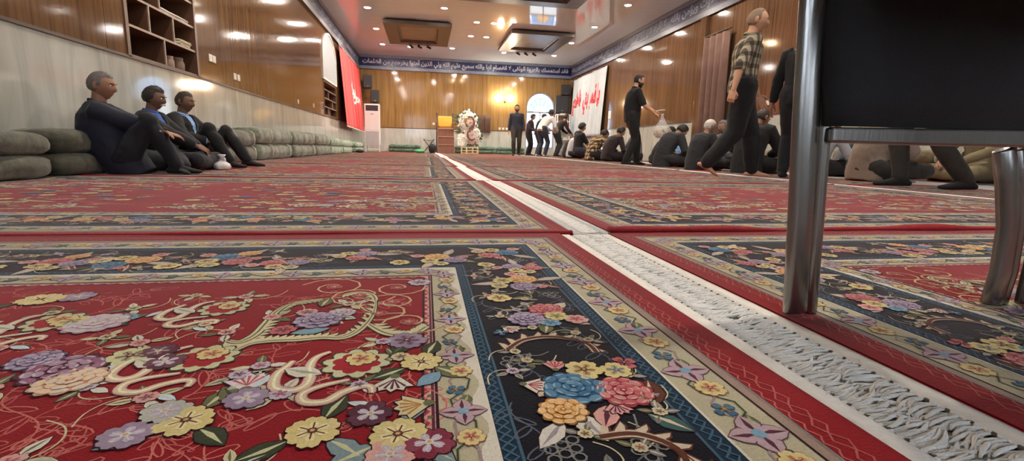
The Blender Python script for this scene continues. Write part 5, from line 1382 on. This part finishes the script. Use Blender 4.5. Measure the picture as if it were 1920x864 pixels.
NPEOPLE = [0]
def person(label, loc, az, pose, skin='a', hair='black', top=None, trousers=None, sleeves=1.0, jacket=None, hairkind='full', beard=None, moustache=None, shoes=None, cap=None, glasses=False, scale=1.0, belly=0.0, hands=('relaxed', 'relaxed'), group=None, detail=.012, hem=.10, width=1.0, loose=.021):
    NPEOPLE[0] += 1; seed = NPEOPLE[0]
    r = empty('person', label, 'person', (loc[0], loc[1], .003), az, group, scale)
    g = lambda k, d=None: pose.get(k, d)
    hz = g('hip', .92); tw = math.radians(g('twist', 0)); side = math.radians(g('side', 0))
    l0, l1, l2 = [math.radians(a) for a in g('lean', (0, 0, 0))]
    H0 = Vector((g('hipx', 0), 0, hz))
    def up(a): return Vector((math.sin(side)*math.cos(a), math.sin(a), math.cos(a)*math.cos(side))).normalized()
    p0 = H0; p1 = p0+up(l0)*.17; p2 = p1+up(l1)*.17; p3 = p2+up(l2)*.16
    def rgt(t): return Vector((math.cos(t), -math.sin(t), 0))
    refs = [rgt(0), rgt(0), rgt(tw*.35), rgt(tw*.8), rgt(tw), rgt(tw)]
    hp, hy, hr = [math.radians(a) for a in g('head', (0, 0, 0))]     # pitch down, turn to the right, roll
    nk = math.radians(g('neck', math.degrees(l2)*.75+math.degrees(hp)*.35))
    p4 = p3+up(nk)*.075; 
    fw = -(hy+tw)
    hm = Matrix.Rotation(fw, 3, 'Z') @ Matrix.Rotation(-hp, 3, 'X') @ Matrix.Rotation(hr, 3, 'Y')
    hc = p4+hm @ Vector((0, .020, .105))
    R = rgt(tw)
    S = {s: p3+R*(s*.175*width)-up(l2)*.035 for s in (1, -1)}
    hipR = {s: H0+Vector((s*.095, 0, -.01)) for s in (1, -1)}
    E_, W_, K_, A_ = {}, {}, {}, {}
    for s, n_ in ((1, 'r'), (-1, 'l')):
        E_[s], W_[s] = ik(S[s], g('hand_'+n_), .295, .255, g('elbow_'+n_, (s*.6, -.5, .8)))
        K_[s], A_[s] = ik(hipR[s], g('foot_'+n_), .435, .42, g('knee_'+n_, (s*.2, 3, .9)))
    bl = belly
    def torso(m, inf, drop=.10, top_=True):
        pts = [p0-up(l0)*drop, p0, p1, p2, p2*.45+p3*.55, p3-up(l2)*.02, p3+up(nk)*.025]
        rad = [(.158*width, .118+bl*.3), (.168*width, .122+bl*.6), (.156*width, .112+bl), (.178*width, .122+bl*.4), (.185*width, .115), (.150*width, .082), (.062, .060)]
        rf = [refs[0], refs[0], refs[1], refs[2], refs[3], refs[4], refs[5]]
        m.tube(pts, [(a+inf, b+inf) for a, b in rad], 22, ref=rf)
    def arm(m, s, inf, frac=1.0, cap_=True):
        a, e, w = S[s], E_[s], W_[s]
        pts = [a-R*(s*.045), a, a*.55+e*.45, e]; rad = [.060, .063, .050, .043]
        if frac > .5:
            f = (frac-.5)*2; pts += [e*.7+w*.3] if f > .3 else []; rad += [.043] if f > .3 else []
            pts += [e+(w-e)*f]; rad += [.043+(.028-.043)*f]
        m.tube(pts, [x+inf for x in rad], 14, dome=frac > .99 and not cap_)
    def leg_(m, s, inf, frac=1.0):
        h, k, a = hipR[s], K_[s], A_[s]
        pts = [h+Vector((0, 0, .03)), h*.75+k*.25, h*.35+k*.65, k, k*.65+a*.35, k+(a-k)*frac]; rad = [.098, .092, .070, .059, .056, .040]
        m.tube(pts, [x+inf for x in rad], 16, dome=True)
        m.sphere(k, .058+inf, 12, 8)
    # ---- the body: one surface, with finer head, hands and feet joined on
    m = MB(); torso(m, -.004)
    for s in (1, -1): arm(m, s, -.004, 1, False); leg_(m, s, -.006)
    m.sphere(p0, (.15, .11, .10))
    m.tube([p3-up(l2)*.05, p3+up(nk)*.02, p4+hm @ Vector((0, .008, .02)), hc+hm @ Vector((0, -.015, -.03))], [.075, .058, .054, .056], 14)
    me = remeshed(m, max(.012, detail), 3, .4, 'body'); V, F = mesh_lists(me); bpy.data.meshes.remove(me)
    body = MB(); body.add(V, F)
    body.add([hc+hm @ p for p in HP], HF)
    for s in (1, -1):
        ear = MB().sphere((0, 0, 0), (.011, .026, .034), 10, 8)
        M_ = hm @ Matrix.Rotation(.35*s, 3, 'Z'); body.add([hc+hm @ Vector((s*.076, -.008, -.002))+M_ @ Vector(p) for p in ear.v], ear.f)
    for s, n_, hk in ((1, 'r', hands[0]), (-1, 'l', hands[1])):
        V, F = hand_mesh(hk, s)
        d = Vector(g('hdir_'+n_)) if g('hdir_'+n_) else (W_[s]-E_[s]); d.normalize()
        pn = Vector(g('palm_'+n_, (-s, 0, -.2)))       # the way the palm faces
        zz = -(pn-d*pn.dot(d)).normalized(); xx = d.cross(zz).normalized()
        M_ = Matrix((xx, d, zz)).transposed(); body.add([W_[s]+M_ @ p for p in V], F)
    feet = {}
    for s, n_ in ((1, 'r'), (-1, 'l')):
        a = A_[s]; fd = Vector(g('toe_'+n_, (s*.15, 1, 0))).normalized(); sole = Vector(g('sole_'+n_, (0, 0, -1))); sole = (sole-fd*sole.dot(fd)).normalized(); q = fd.cross(-sole)
        def FP(f_, d_): return a+fd*f_+sole*d_
        feet[s] = ([FP(-.062, .048), FP(-.035, .036), FP(.03, .032), FP(.095, .047), FP(.15, .055), FP(.185, .058)], [(.024, .020), (.034, .032), (.038, .036), (.044, .023), (.041, .015), (.024, .010)], q)
        fm = MB(); fm.tube(feet[s][0], feet[s][1], 14, ref=q, dome=True); fm.tube([a-(a-K_[s]).normalized()*.09, a, FP(.0, .03)], [.040, .038, .036], 12)
        me = remeshed(fm, .008, 3, .5, 'foot'); V, F = mesh_lists(me); bpy.data.meshes.remove(me)
        for v in V:
            if v.z < .0015: v.z = .0015
        body.add(V, F)
    body.build('body', SK[skin], r, True)
    # ---- eyes, hair, beard
    for s in (1, -1):
        c = hc+hm @ Vector((s*.031, .0775, .013))
        e = MB().sphere(c, (.0125, .0105, .0085), 10, 8, 0, None); e.sphere(hc+hm @ Vector((s*.031, .0862, .013)), .0048, 8, 6, 1); e.build('eye', [M_eye, M_iris], r, True)
    def shell(nm, mg, th, mt, rg=.003):
        vs, fs = head_shell(mg, th, rg, seed); MB().add([hc+hm @ p for p in vs], fs).build(nm, mt, r, True)
    if hairkind == 'full': shell('hair', hairline(0), .017, HAIRM[hair], .007)
    elif hairkind == 'short': shell('hair', hairline(.004), .009, HAIRM[hair], .004)
    elif hairkind == 'thick': shell('hair', hairline(-.004, -.06), .028, HAIRM[hair], .012)
    elif hairkind == 'receding': shell('hair', hairline(.022), .007, HAIRM[hair], .003)
    elif hairkind == 'ring': shell('hair', bald_ring, .006, HAIRM[hair], .003)
    if beard: shell('beard', beard_mg, beard[1], HAIRM[beard[0]], .005)
    br = MB()
    for s in (1, -1): br.tube([hc+hm @ Vector((s*x, y, z)) for x, y, z in ((.014, .098, .032), (.030, .095, .037), (.046, .083, .033))], [.003, .0042, .0025], 6)
    br.build('eyebrows', HAIRM['dark' if hair in ('black', 'dark') else hair], r, True)
    if moustache:
        mm = MB(); mm.tube([hc+hm @ Vector((x, y, z)) for x, y, z in ((-.034, .085, -.056), (-.018, .100, -.047), (0, .106, -.044), (.018, .100, -.047), (.034, .085, -.056))], [.004, .0085, .009, .0085, .004], 8, dome=True); mm.build('moustache', HAIRM[moustache], r, True)
    if cap: shell('knit_cap', lambda p, d: p.z-(.045 if d.y > 0 else .02), .014, cap, .001)
    if glasses:
        gl = MB()
        for s in (1, -1):
            gl.tube([hc+hm @ Vector((s*.033+.022*math.cos(t), .106-.004*abs(math.cos(t)), .012+.016*math.sin(t))) for t in [k*PI/8 for k in range(17)]], .0022, 6)
            gl.tube([hc+hm @ Vector((s*.055, .100, .016)), hc+hm @ Vector((s*.079, .04, .016)), hc+hm @ Vector((s*.080, -.02, .006))], .002, 6)
        gl.tube([hc+hm @ Vector((-.012, .108, .016)), hc+hm @ Vector((.012, .108, .016))], .002, 6); gl.build('glasses', M_black, r, True)
    # ---- clothes
    vox = detail
    def garment(nm, m, mt, amp=.006, sc=9, cut=None, sm=4):
        me = remeshed(m, vox, sm, .5, nm); rough_cloth(me, amp*1.4, sc, seed)
        if cut:
            import bmesh
            bm = bmesh.new(); bm.from_mesh(me); bmesh.ops.delete(bm, geom=[f for f in bm.faces if cut(f.calc_center_median())], context='FACES'); bm.to_mesh(me); bm.free()
        me.materials.clear(); me.materials.append(mt); return link(nm, me, r, True)
    # trousers
    m = MB(); m.sphere(p0+Vector((0, -.0, -.015)), (.172*width, .135+bl*.5, .125), 18, 12)
    m.tube([p0-up(l0)*.02, p0+up(l0)*.11], [(.168*width+.006, .122+bl*.6+.006)]*2, 20, ref=refs[0])
    for s in (1, -1): leg_(m, s, loose, .97)
    garment('trousers', m, trousers, .007, 8)
    # shirt or jumper
    fsl = sleeves
    m = MB(); torso(m, .015, hem)
    for s in (1, -1): arm(m, s, .016, fsl if fsl < 1 else .97)
    garment('shirt', m, top, .006, 9)
    cl = MB(); cl.tube([p3+up(nk)*.030+Matrix.Rotation(-tw, 3, 'Z') @ Vector((.062*math.sin(t), .060*math.cos(t)-.004, .012-.016*math.cos(t))) for t in [2*PI*k/18 for k in range(19)]], [(.009, .014)]*19, 8); cl.build('collar', top, r, True)
    if jacket:
        m = MB(); torso(m, .030, .17)
        for s in (1, -1): arm(m, s, .028, .94)
        ax = up(l2*.6+l1*.4); fwd = Vector((math.sin(tw), math.cos(tw), 0)); fwd = (fwd-ax*fwd.dot(ax)).normalized()
        def cut(c):
            d = c-p3; h = d.dot(ax); f_ = d.dot(fwd); x = d.dot(R)
            return f_ > .02 and -.34 < h < .06 and abs(x) < .085*max(0, (h+.34)/.36)+.004
        garment('jacket', m, jacket, .006, 8, cut)
    # shoes or socks
    if shoes:
        for s in (1, -1):
            m = MB(); m.tube(feet[s][0], [(a+.006, b+.006) for a, b in feet[s][1]], 14, ref=feet[s][2], dome=True)
            m.tube([A_[s]-(A_[s]-K_[s]).normalized()*.10, A_[s], feet[s][0][1]], [.043, .043, .040], 12)
            me = remeshed(m, .009, 3, .5, 'sock')
            flat = []
            for v in me.vertices: flat += (v.co.x, v.co.y, max(v.co.z, .0005))
            me.vertices.foreach_set('co', flat); me.update()
            me.materials.clear(); me.materials.append(shoes); link('sock', me, r, True)
    r['anchor'] = 1
    del r['anchor']
    return r, dict(hand_r=W_[1], hand_l=W_[-1], head=hc)

C_navy = clothm('navy_jacket_cloth', (26, 30, 46)); C_black = clothm('black_cloth', (14, 14, 17)); C_dark = clothm('charcoal_cloth', (27, 27, 31)); C_suit = clothm('dark_grey_suiting', (32, 33, 38))
C_maroon = clothm('dark_maroon_cloth', (36, 22, 27)); C_grey = clothm('grey_cloth', (112, 112, 118)); C_lgrey = clothm('light_grey_shirt', (176, 180, 188)); C_white = clothm('white_shirt_cloth', (206, 206, 206)); C_blue = clothm('bright_blue_shirt', (56, 104, 190)); C_pblue = clothm('pale_blue_shirt', (132, 172, 224))
C_trn = clothm('dark_navy_trousers', (22, 23, 33)); C_trk = clothm('brown_grey_trousers', (44, 40, 36)); C_beige = clothm('beige_grey_shirt', (138, 122, 110)); C_khaki = clothm('khaki_cloth', (126, 112, 84)); C_jean = clothm('blue_grey_jeans', (36, 42, 60)); C_sock = clothm('black_sock', (22, 20, 22)); C_gsock = clothm('pale_grey_sock', (150, 150, 146)); C_teal = clothm('dark_blue_shirt_cloth', (25, 31, 50))
C_plaidO = plaid('olive_plaid', (166, 156, 134), (92, 84, 74), (176, 168, 156), .066, .10); C_plaidB = plaid('brown_plaid', (196, 176, 140), (92, 74, 56), (170, 140, 100), .075, .095)
C_cap = clothm('white_knit', (212, 204, 194))

# poses -----------------------------------------------------------
def standing(**k):
    d = dict(hip=.915, lean=(2, 0, 4), hand_r=(.25, .06, .82), hand_l=(-.25, .06, .82), elbow_r=(.5, -.6, 1.1), elbow_l=(-.5, -.6, 1.1), foot_r=(.10, -.02, .075), foot_l=(-.10, .02, .075), palm_r=(-1, 0, 0), palm_l=(1, 0, 0)); d.update(k); return d
def crossleg(**k):
    d = dict(hip=.125, lean=(12, 28, 42), head=(25, 0, 0), hand_r=(.12, .36, .24), hand_l=(-.12, .36, .24), elbow_r=(.55, .1, .25), elbow_l=(-.55, .1, .25),
             foot_r=(-.10, .36, .075), foot_l=(.12, .27, .075), knee_r=(1.2, .55, .22), knee_l=(-1.2, .55, .22), toe_r=(-1, .25, -.1), toe_l=(1, .25, -.1), sole_r=(-.3, -.3, -1), sole_l=(.3, -.3, -1), palm_r=(0, -.3, -1), palm_l=(0, -.3, -1)); d.update(k); return d
def kneesup(**k):
    d = dict(hip=.125, lean=(-16, -6, 8), head=(4, 0, 0), hand_r=(.10, .42, .36), hand_l=(-.10, .40, .36), elbow_r=(.5, .1, .2), elbow_l=(-.5, .1, .2), foot_r=(.13, .47, .08), foot_l=(-.13, .47, .08), knee_r=(.3, .6, 2), knee_l=(-.3, .6, 2), toe_r=(.1, 1, 0), toe_l=(-.1, 1, 0), palm_r=(-.3, 0, -1), palm_l=(.3, 0, -1)); d.update(k); return d

# --- the three men against the left wall
person('man in navy jacket with greying hair, sitting nearest on the left with one knee up', (-2.17, 4.02, 0), 74,
       kneesup(hip=.11, lean=(-32, -20, 2), head=(9, 12, 0), hand_r=(-.06, .38, .35), hand_l=(.14, .36, .36), elbow_r=(.55, .15, .30), elbow_l=(-.55, .1, .25), foot_r=(.12, .40, .08), knee_r=(.35, .5, 2), foot_l=(.05, .44, .075), knee_l=(-1.2, .7, .2), toe_l=(1, .4, -.05), sole_l=(.3, -.3, -1), palm_r=(0, -.6, -.6), palm_l=(0, -.6, -.6)),
       'a', 'grey', C_dark, C_trn, jacket=None if 0 else C_navy, hairkind='short', shoes=C_sock, scale=.82, belly=.04, width=1.05)
person('man with white moustache and bright blue shirt, cross-legged in the middle of the three', (-2.16, 4.60, 0), 84,
       crossleg(hip=.11, lean=(-30, -16, 6), head=(12, 6, 0), hand_r=(.02, .30, .26), hand_l=(-.10, .30, .23), palm_r=(0, -1, -.2), palm_l=(0, -1, -.2)),
       'b', 'dark', C_blue, C_trn, jacket=C_dark, hairkind='full', moustache='white', shoes=C_sock, scale=.78, width=1.08)
person('man in black jacket and pale blue shirt, knees up, farthest of the trio', (-2.19, 5.22, 0), 92,
       kneesup(hip=.11, lean=(-30, -18, 4), head=(11, 4, 0), foot_r=(.19, .44, .08), foot_l=(-.2, .50, .08), knee_r=(.5, .6, 2), knee_l=(-.5, .6, 2), hand_r=(.24, .26, .30), hand_l=(-.26, .30, .30)),
       'b', 'dark', C_pblue, C_black, jacket=C_black, hairkind='short', shoes=C_sock, scale=.81, width=1.1)

# --- men on their feet
person('man in dark shirt and trousers walking towards the viewer left of the arched window', (3.21, 17.3, 0), 188,
       standing(foot_r=(.09, .10, .075), foot_l=(-.10, -.12, .09), hand_r=(.27, .0, .80), hand_l=(-.26, .10, .80)), 'a', 'black', C_teal, C_trk, hairkind='full', beard=('black', .012), shoes=C_sock, scale=1.035, width=1.02, detail=.014)
person('man in dark red shirt standing half hidden behind the dark walking man', (4.02, 19.0, 0), 120, standing(lean=(6, 10, 16), head=(20, 0, 0), hand_r=(.2, .35, 1.0), hand_l=(-.2, .35, 1.0)), 'a', 'black', C_maroon, C_black, hairkind='thick', shoes=C_sock, scale=.94, detail=.016)
person('man in dark blue top standing before the window with head bowed', (4.13, 17.95, 0), 105, standing(lean=(10, 16, 22), head=(30, 0, 0), hand_r=(.15, .40, .95), hand_l=(-.15, .40, .95), foot_l=(-.1, .12, .075)), 'a', 'black', C_teal, C_trn, hairkind='full', shoes=C_sock, scale=.93, detail=.016)
person('man in white shirt bending forward by the window', (3.95, 16.5, 0), 62, standing(hip=.88, lean=(26, 42, 50), head=(10, -10, 0), hand_r=(.14, .55, .85), hand_l=(-.14, .58, .85), elbow_r=(.5, .3, .6), elbow_l=(-.5, .3, .6), foot_r=(.12, .05, .075), foot_l=(-.12, -.08, .075)), 'a', 'black', C_white, C_jean, hairkind='full', shoes=C_gsock, scale=1.05, detail=.014, hem=.06, belly=.02)
person('man in dark clothes leaning over beyond the white-shirted man', (4.85, 17.9, 0), 80, standing(hip=.88, lean=(20, 36, 46), head=(16, 0, 0), hand_r=(.14, .55, .85), hand_l=(-.14, .55, .85), elbow_r=(.5, .3, .6), elbow_l=(-.5, .3, .6)), 'a', 'black', C_maroon, C_dark, hairkind='full', shoes=C_sock, detail=.016)
_, jb = person('bearded man in black T-shirt walking with a bag of bread along the seated row', (3.80, 8.70, 0), 98,
       standing(lean=(-3, 3, 10), head=(14, 0, 0), hand_r=(.20, .36, .98), hand_l=(-.10, .50, 1.00), elbow_r=(.45, -.5, .9), elbow_l=(-.5, -.3, .8), foot_r=(.09, -.10, .08), foot_l=(-.09, .16, .075), palm_r=(-.6, 0, -1), palm_l=(.6, -.2, -1)),
       'c', 'black', C_black, C_black, sleeves=.42, hairkind='short', beard=('black', .030), shoes=C_sock, scale=.97, hands=('grip', 'grip'), belly=.035, width=1.08)
person('older balding man in olive plaid shirt walking past close by', (3.38, 4.90, 0), 112,
       standing(lean=(2, 2, 8), head=(10, 10, 0), hand_r=(.30, -.16, .82), hand_l=(-.24, .26, .80), elbow_r=(.55, -.7, 1.0), elbow_l=(-.5, -.5, 1.0), foot_r=(.09, -.30, .14), foot_l=(-.08, .20, .075), knee_r=(.1, 3, .4), toe_r=(0, 1, -.55), sole_r=(0, -.5, -1), palm_r=(-1, .3, 0)),
       'c', 'stubble', C_plaidO, C_black, sleeves=.60, hairkind='receding', shoes=None, scale=1.03, hands=('fist', 'relaxed'), hem=.05, loose=.034, width=1.06)
person('man in dark jumper and dark trousers seen half behind the chair post', (4.0, 4.78, 0), 55, standing(hand_l=(-.30, .05, .80), hand_r=(.27, .1, .82), lean=(2, 4, 8)), 'a', 'black', C_black, C_dark, hairkind='full', shoes=C_sock, scale=.97)
person('standing man whose dark trouser legs show under the black chair back', (4.30, 3.52, 0), 300, standing(foot_r=(.05, .18, .075), foot_l=(-.16, -.20, .075), hip=.86, toe_r=(0.1, 1, 0), lean=(8, 10, 14), hand_r=(.22, .25, .85), hand_l=(-.22, .25, .85)), 'a', 'black', C_dark, C_trk, hairkind='full', shoes=C_sock)

# --- seated row, backs to the viewer (nearest first)
RG = None
def seated(label, x, y, az, pose, **k): return person(label, (x, y, 0), az, pose, **k)
seated('man in beige shirt sitting cross-legged under the chair rail', 4.62, 4.45, 88, crossleg(lean=(8, 20, 30)), skin='a', hair='dark', top=C_beige, trousers=C_trk, shoes=C_gsock, hem=.13, width=1.1, belly=.02)
seated('man in pale grey shirt sitting, mostly behind the bright chair post', 4.78, 5.32, 80, crossleg(lean=(8, 20, 34), head=(28, 0, 0)), skin='a', hair='black', top=C_lgrey, trousers=C_dark, shoes=C_sock, scale=.88)
seated('man in black jacket with bowed head sitting right of the walking man', 4.27, 5.92, 62, crossleg(lean=(4, 16, 28), head=(34, 22, 0)), skin='a', hair='dark', top=C_black, trousers=C_black, jacket=C_black, shoes=C_gsock, hairkind='short', scale=1.0, width=1.12)
seated('old man with white knitted cap and glasses in a dark suit, sitting', 3.98, 6.72, 78, crossleg(lean=(6, 22, 34), head=(14, 10, 0)), skin='a', hair='white', top=C_white, trousers=C_suit, jacket=C_suit, cap=C_cap, hairkind='short', glasses=True, shoes=C_sock, scale=.86)
seated('grey-haired man seated opposite, between the capped man and the walking man', 4.95, 7.35, 262, crossleg(lean=(4, 14, 22), head=(16, 0, 0)), skin='a', hair='grey', top=C_grey, trousers=C_dark, hairkind='short', beard=('grey', .008), shoes=C_sock, scale=.88)
seated('man in dark suit with head bowed deeply, left of the capped man', 4.10, 7.98, 78, crossleg(lean=(10, 30, 46), head=(52, 4, 0)), skin='a', hair='black', top=C_white, trousers=C_suit, jacket=C_suit, hairkind='full', shoes=C_sock, scale=.97)
seated('man in pale blue shirt seated opposite, beyond the bread bag', 5.15, 9.35, 265, crossleg(lean=(6, 18, 26), head=(24, 0, 0)), skin='a', hair='black', top=C_pblue, trousers=C_dark, shoes=C_sock, scale=.88)
seated('man in dark clothes sitting low behind the bread bag', 4.48, 9.0, 85, crossleg(lean=(14, 36, 56), head=(45, 0, 0)), skin='a', hair='black', top=C_dark, trousers=C_black, shoes=C_sock, scale=.86)
seated('broad man in dark maroon jumper sitting left of the bearded man', 4.36, 11.3, 80, crossleg(lean=(10, 28, 42), head=(30, 0, 0)), skin='a', hair='black', top=C_maroon, trousers=C_black, hairkind='full', shoes=C_sock, scale=1.02, width=1.2, detail=.016)
seated('grey-haired man whose head shows above the maroon jumper', 5.35, 11.8, 262, crossleg(lean=(4, 14, 22), head=(12, 0, 0)), skin='a', hair='grey', top=C_grey, trousers=C_dark, hairkind='short', shoes=C_sock, scale=.94, detail=.016)
seated('man in brown and cream plaid shirt sitting with head bent right', 4.20, 12.05, 76, crossleg(lean=(12, 30, 46), head=(40, 10, 0)), skin='a', hair='black', top=C_plaidB, trousers=C_dark, hairkind='full', shoes=C_sock, scale=1.0, hem=.15, detail=.014)
seated('man in grey top sitting between the boy and the plaid shirt', 4.55, 12.8, 80, crossleg(lean=(8, 26, 40), head=(40, 0, 0)), skin='a', hair='black', top=C_dark, trousers=C_jean, hairkind='full', shoes=C_sock, scale=.95, detail=.016)
seated('young man in black T-shirt kneeling upright with thick dark hair', 4.40, 13.8, 84, crossleg(hip=.22, lean=(2, 4, 10), head=(16, 0, 0)), skin='a', hair='black', top=C_black, trousers=C_jean, sleeves=.42, hairkind='thick', shoes=C_sock, scale=1.02, detail=.014)
seated('dark-haired man in grey and white top sitting just left of the young man in black', 4.42, 14.6, 84, crossleg(lean=(6, 16, 24), head=(24, 0, 0)), skin='a', hair='black', top=C_lgrey, trousers=C_dark, hairkind='full', shoes=C_sock, scale=.95, detail=.016)
seated('man in black sitting hunched in front of the white rack', 4.55, 15.5, 84, crossleg(lean=(8, 26, 44), head=(45, 0, 0)), skin='a', hair='black', top=C_black, trousers=C_black, hairkind='full', shoes=C_sock, scale=.95, width=1.1, detail=.016)
seated('man in charcoal sitting hunched beside the bending man in white', 5.0, 16.2, 84, crossleg(lean=(8, 26, 44), head=(45, 0, 0)), skin='a', hair='black', top=C_dark, trousers=C_black, hairkind='full', shoes=C_sock, scale=.95, detail=.016)
seated('man in khaki seated against the right wall, seen under the chair rail', 5.95, 4.35, 275, crossleg(lean=(-6, 4, 10), head=(10, 0, 0)), skin='a', hair='black', top=C_khaki, trousers=C_khaki, hairkind='full', shoes=C_sock, scale=.95)
seated('man in black trousers seated beyond the white cloth, his fist showing under the chair rail', 5.62, 5.35, 255, crossleg(lean=(2, 10, 18), head=(20, 0, 0), hand_r=(.25, .42, .12), hand_l=(-.2, .46, .14)), skin='a', hair='black', top=C_grey, trousers=C_black, hairkind='full', shoes=C_sock, scale=.95, hands=('fist', 'fist'))

# --- what the bearded man carries
def world_of(o, p): return Vector(o.location)+Matrix.Rotation(o.rotation_euler[2], 3, 'Z') @ (Vector(p)*o.scale[0])
bo = _
hr = world_of(bo, jb['hand_r']); hl = world_of(bo, jb['hand_l'])
def clear_plastic():
    m, nt, p, N, L = new_mat('clear_plastic_film')
    out = N['Material Output']; tr = N.new('ShaderNodeBsdfTransparent'); mx = N.new('ShaderNodeMixShader')
    nz = N.new('ShaderNodeTexNoise'); nz.inputs['Scale'].default_value = 14; nz.inputs['Detail'].default_value = 4
    mr = N.new('ShaderNodeMapRange'); mr.inputs['From Min'].default_value = .35; mr.inputs['From Max'].default_value = .7; mr.inputs['To Min'].default_value = .12; mr.inputs['To Max'].default_value = .6
    L.new(nz.outputs['Fac'], mr.inputs['Value']); L.new(mr.outputs[0], mx.inputs['Fac'])
    p.inputs['Base Color'].default_value = (.82, .84, .86, 1); p.inputs['Roughness'].default_value = .15
    L.new(tr.outputs[0], mx.inputs[1]); L.new(p.outputs[0], mx.inputs[2]); L.new(mx.outputs[0], out.inputs['Surface']); return m
d = Matrix.Rotation(-math.radians(98), 3, 'Z') @ Vector((0, 1, 0))
top_ = hr+d*.15+Vector((0, 0, -.03))
r = empty('bread_bag', 'clear plastic bag of flat bread hanging from the bearded man\'s hand', 'bag', (top_.x, top_.y, top_.z-.42), 98, scale=.82)
b = MB(); rings = []
for z, a, c in ((.0, .06, .05), (.01, .13, .09), (.08, .19, .12), (.17, .20, .12), (.26, .15, .09), (.35, .075, .05), (.44, .03, .025), (.50, .02, .02), (.53, .03, .012)):
    rings.append([((c+.012*math.sin(k*1.9+z*20))*math.cos(2*PI*k/26), .03*(.5-z)*2+(a+.014*math.sin(k*2.3+z*14))*math.sin(2*PI*k/26), z) for k in range(26)])
b.loft(rings); b.build('plastic_film', clear_plastic(), r, True)
M_bread = mat('flat_bread', (206, 168, 118), .8, var=.25, scale=18)
for k in range(5):
    b = MB(); pts = [(-.15+.03*i+.01*k, .012*math.sin(i*1.1+k)) for i in range(11)]
    b.loft([[(x_, y, .05+.035*k+z+.002*x_) for y, z in pts] for x_ in (-.07, -.03, .03, .07)], closed=False, caps=False)
    o = b.build('bread_sheet', M_bread, r, True); s = o.modifiers.new('s', 'SOLIDIFY'); s.thickness = .012
b = MB(); q = hl+d*.10; M_ = Matrix.Rotation(-math.radians(98), 3, 'Z')
b.loft([[q+M_ @ Vector((x, y, z+.012*math.sin(y*20))) for x, z in ((-.05, 0), (.05, 0), (.055, .018), (-.045, .022))] for y in (-.06, -.02, .04, .10)])
tag(b.build('paper_packet', M_cloth_w, None, False, bevel=.004), 'small white paper packet held out by the bearded man', 'packet')
# ---------------------------------------------------------------- daylight outside, exposure
w = bpy.data.worlds.new('sky'); SC.world = w; w.use_nodes = True
nt = w.node_tree; bg = nt.nodes['Background']
sky = nt.nodes.new('ShaderNodeTexSky'); sky.sky_type = 'HOSEK_WILKIE'; sky.turbidity = 4; sky.sun_direction = (.3, -.5, .8)
mx = nt.nodes.new('ShaderNodeMixRGB'); mx.inputs['Fac'].default_value = .75; mx.inputs['Color2'].default_value = (.80, .90, 1, 1)
nt.links.new(sky.outputs['Color'], mx.inputs['Color1']); nt.links.new(mx.outputs['Color'], bg.inputs['Color'])
bg.inputs['Strength'].default_value = SKY_ES
vs = SC.view_settings
vs.view_transform = 'Standard'; vs.look = 'None'; vs.exposure = EXPO; vs.gamma = 1; vs.use_curve_mapping = False
SC.cycles.use_denoising = True
SC.cycles.max_bounces = 8; SC.cycles.diffuse_bounces = 4; SC.cycles.glossy_bounces = 4; SC.cycles.transparent_max_bounces = 12
SC.cycles.sample_clamp_indirect = 6
SC.cycles.caustics_reflective = False; SC.cycles.caustics_refractive = False
bpy.data.scenes.remove(TS)
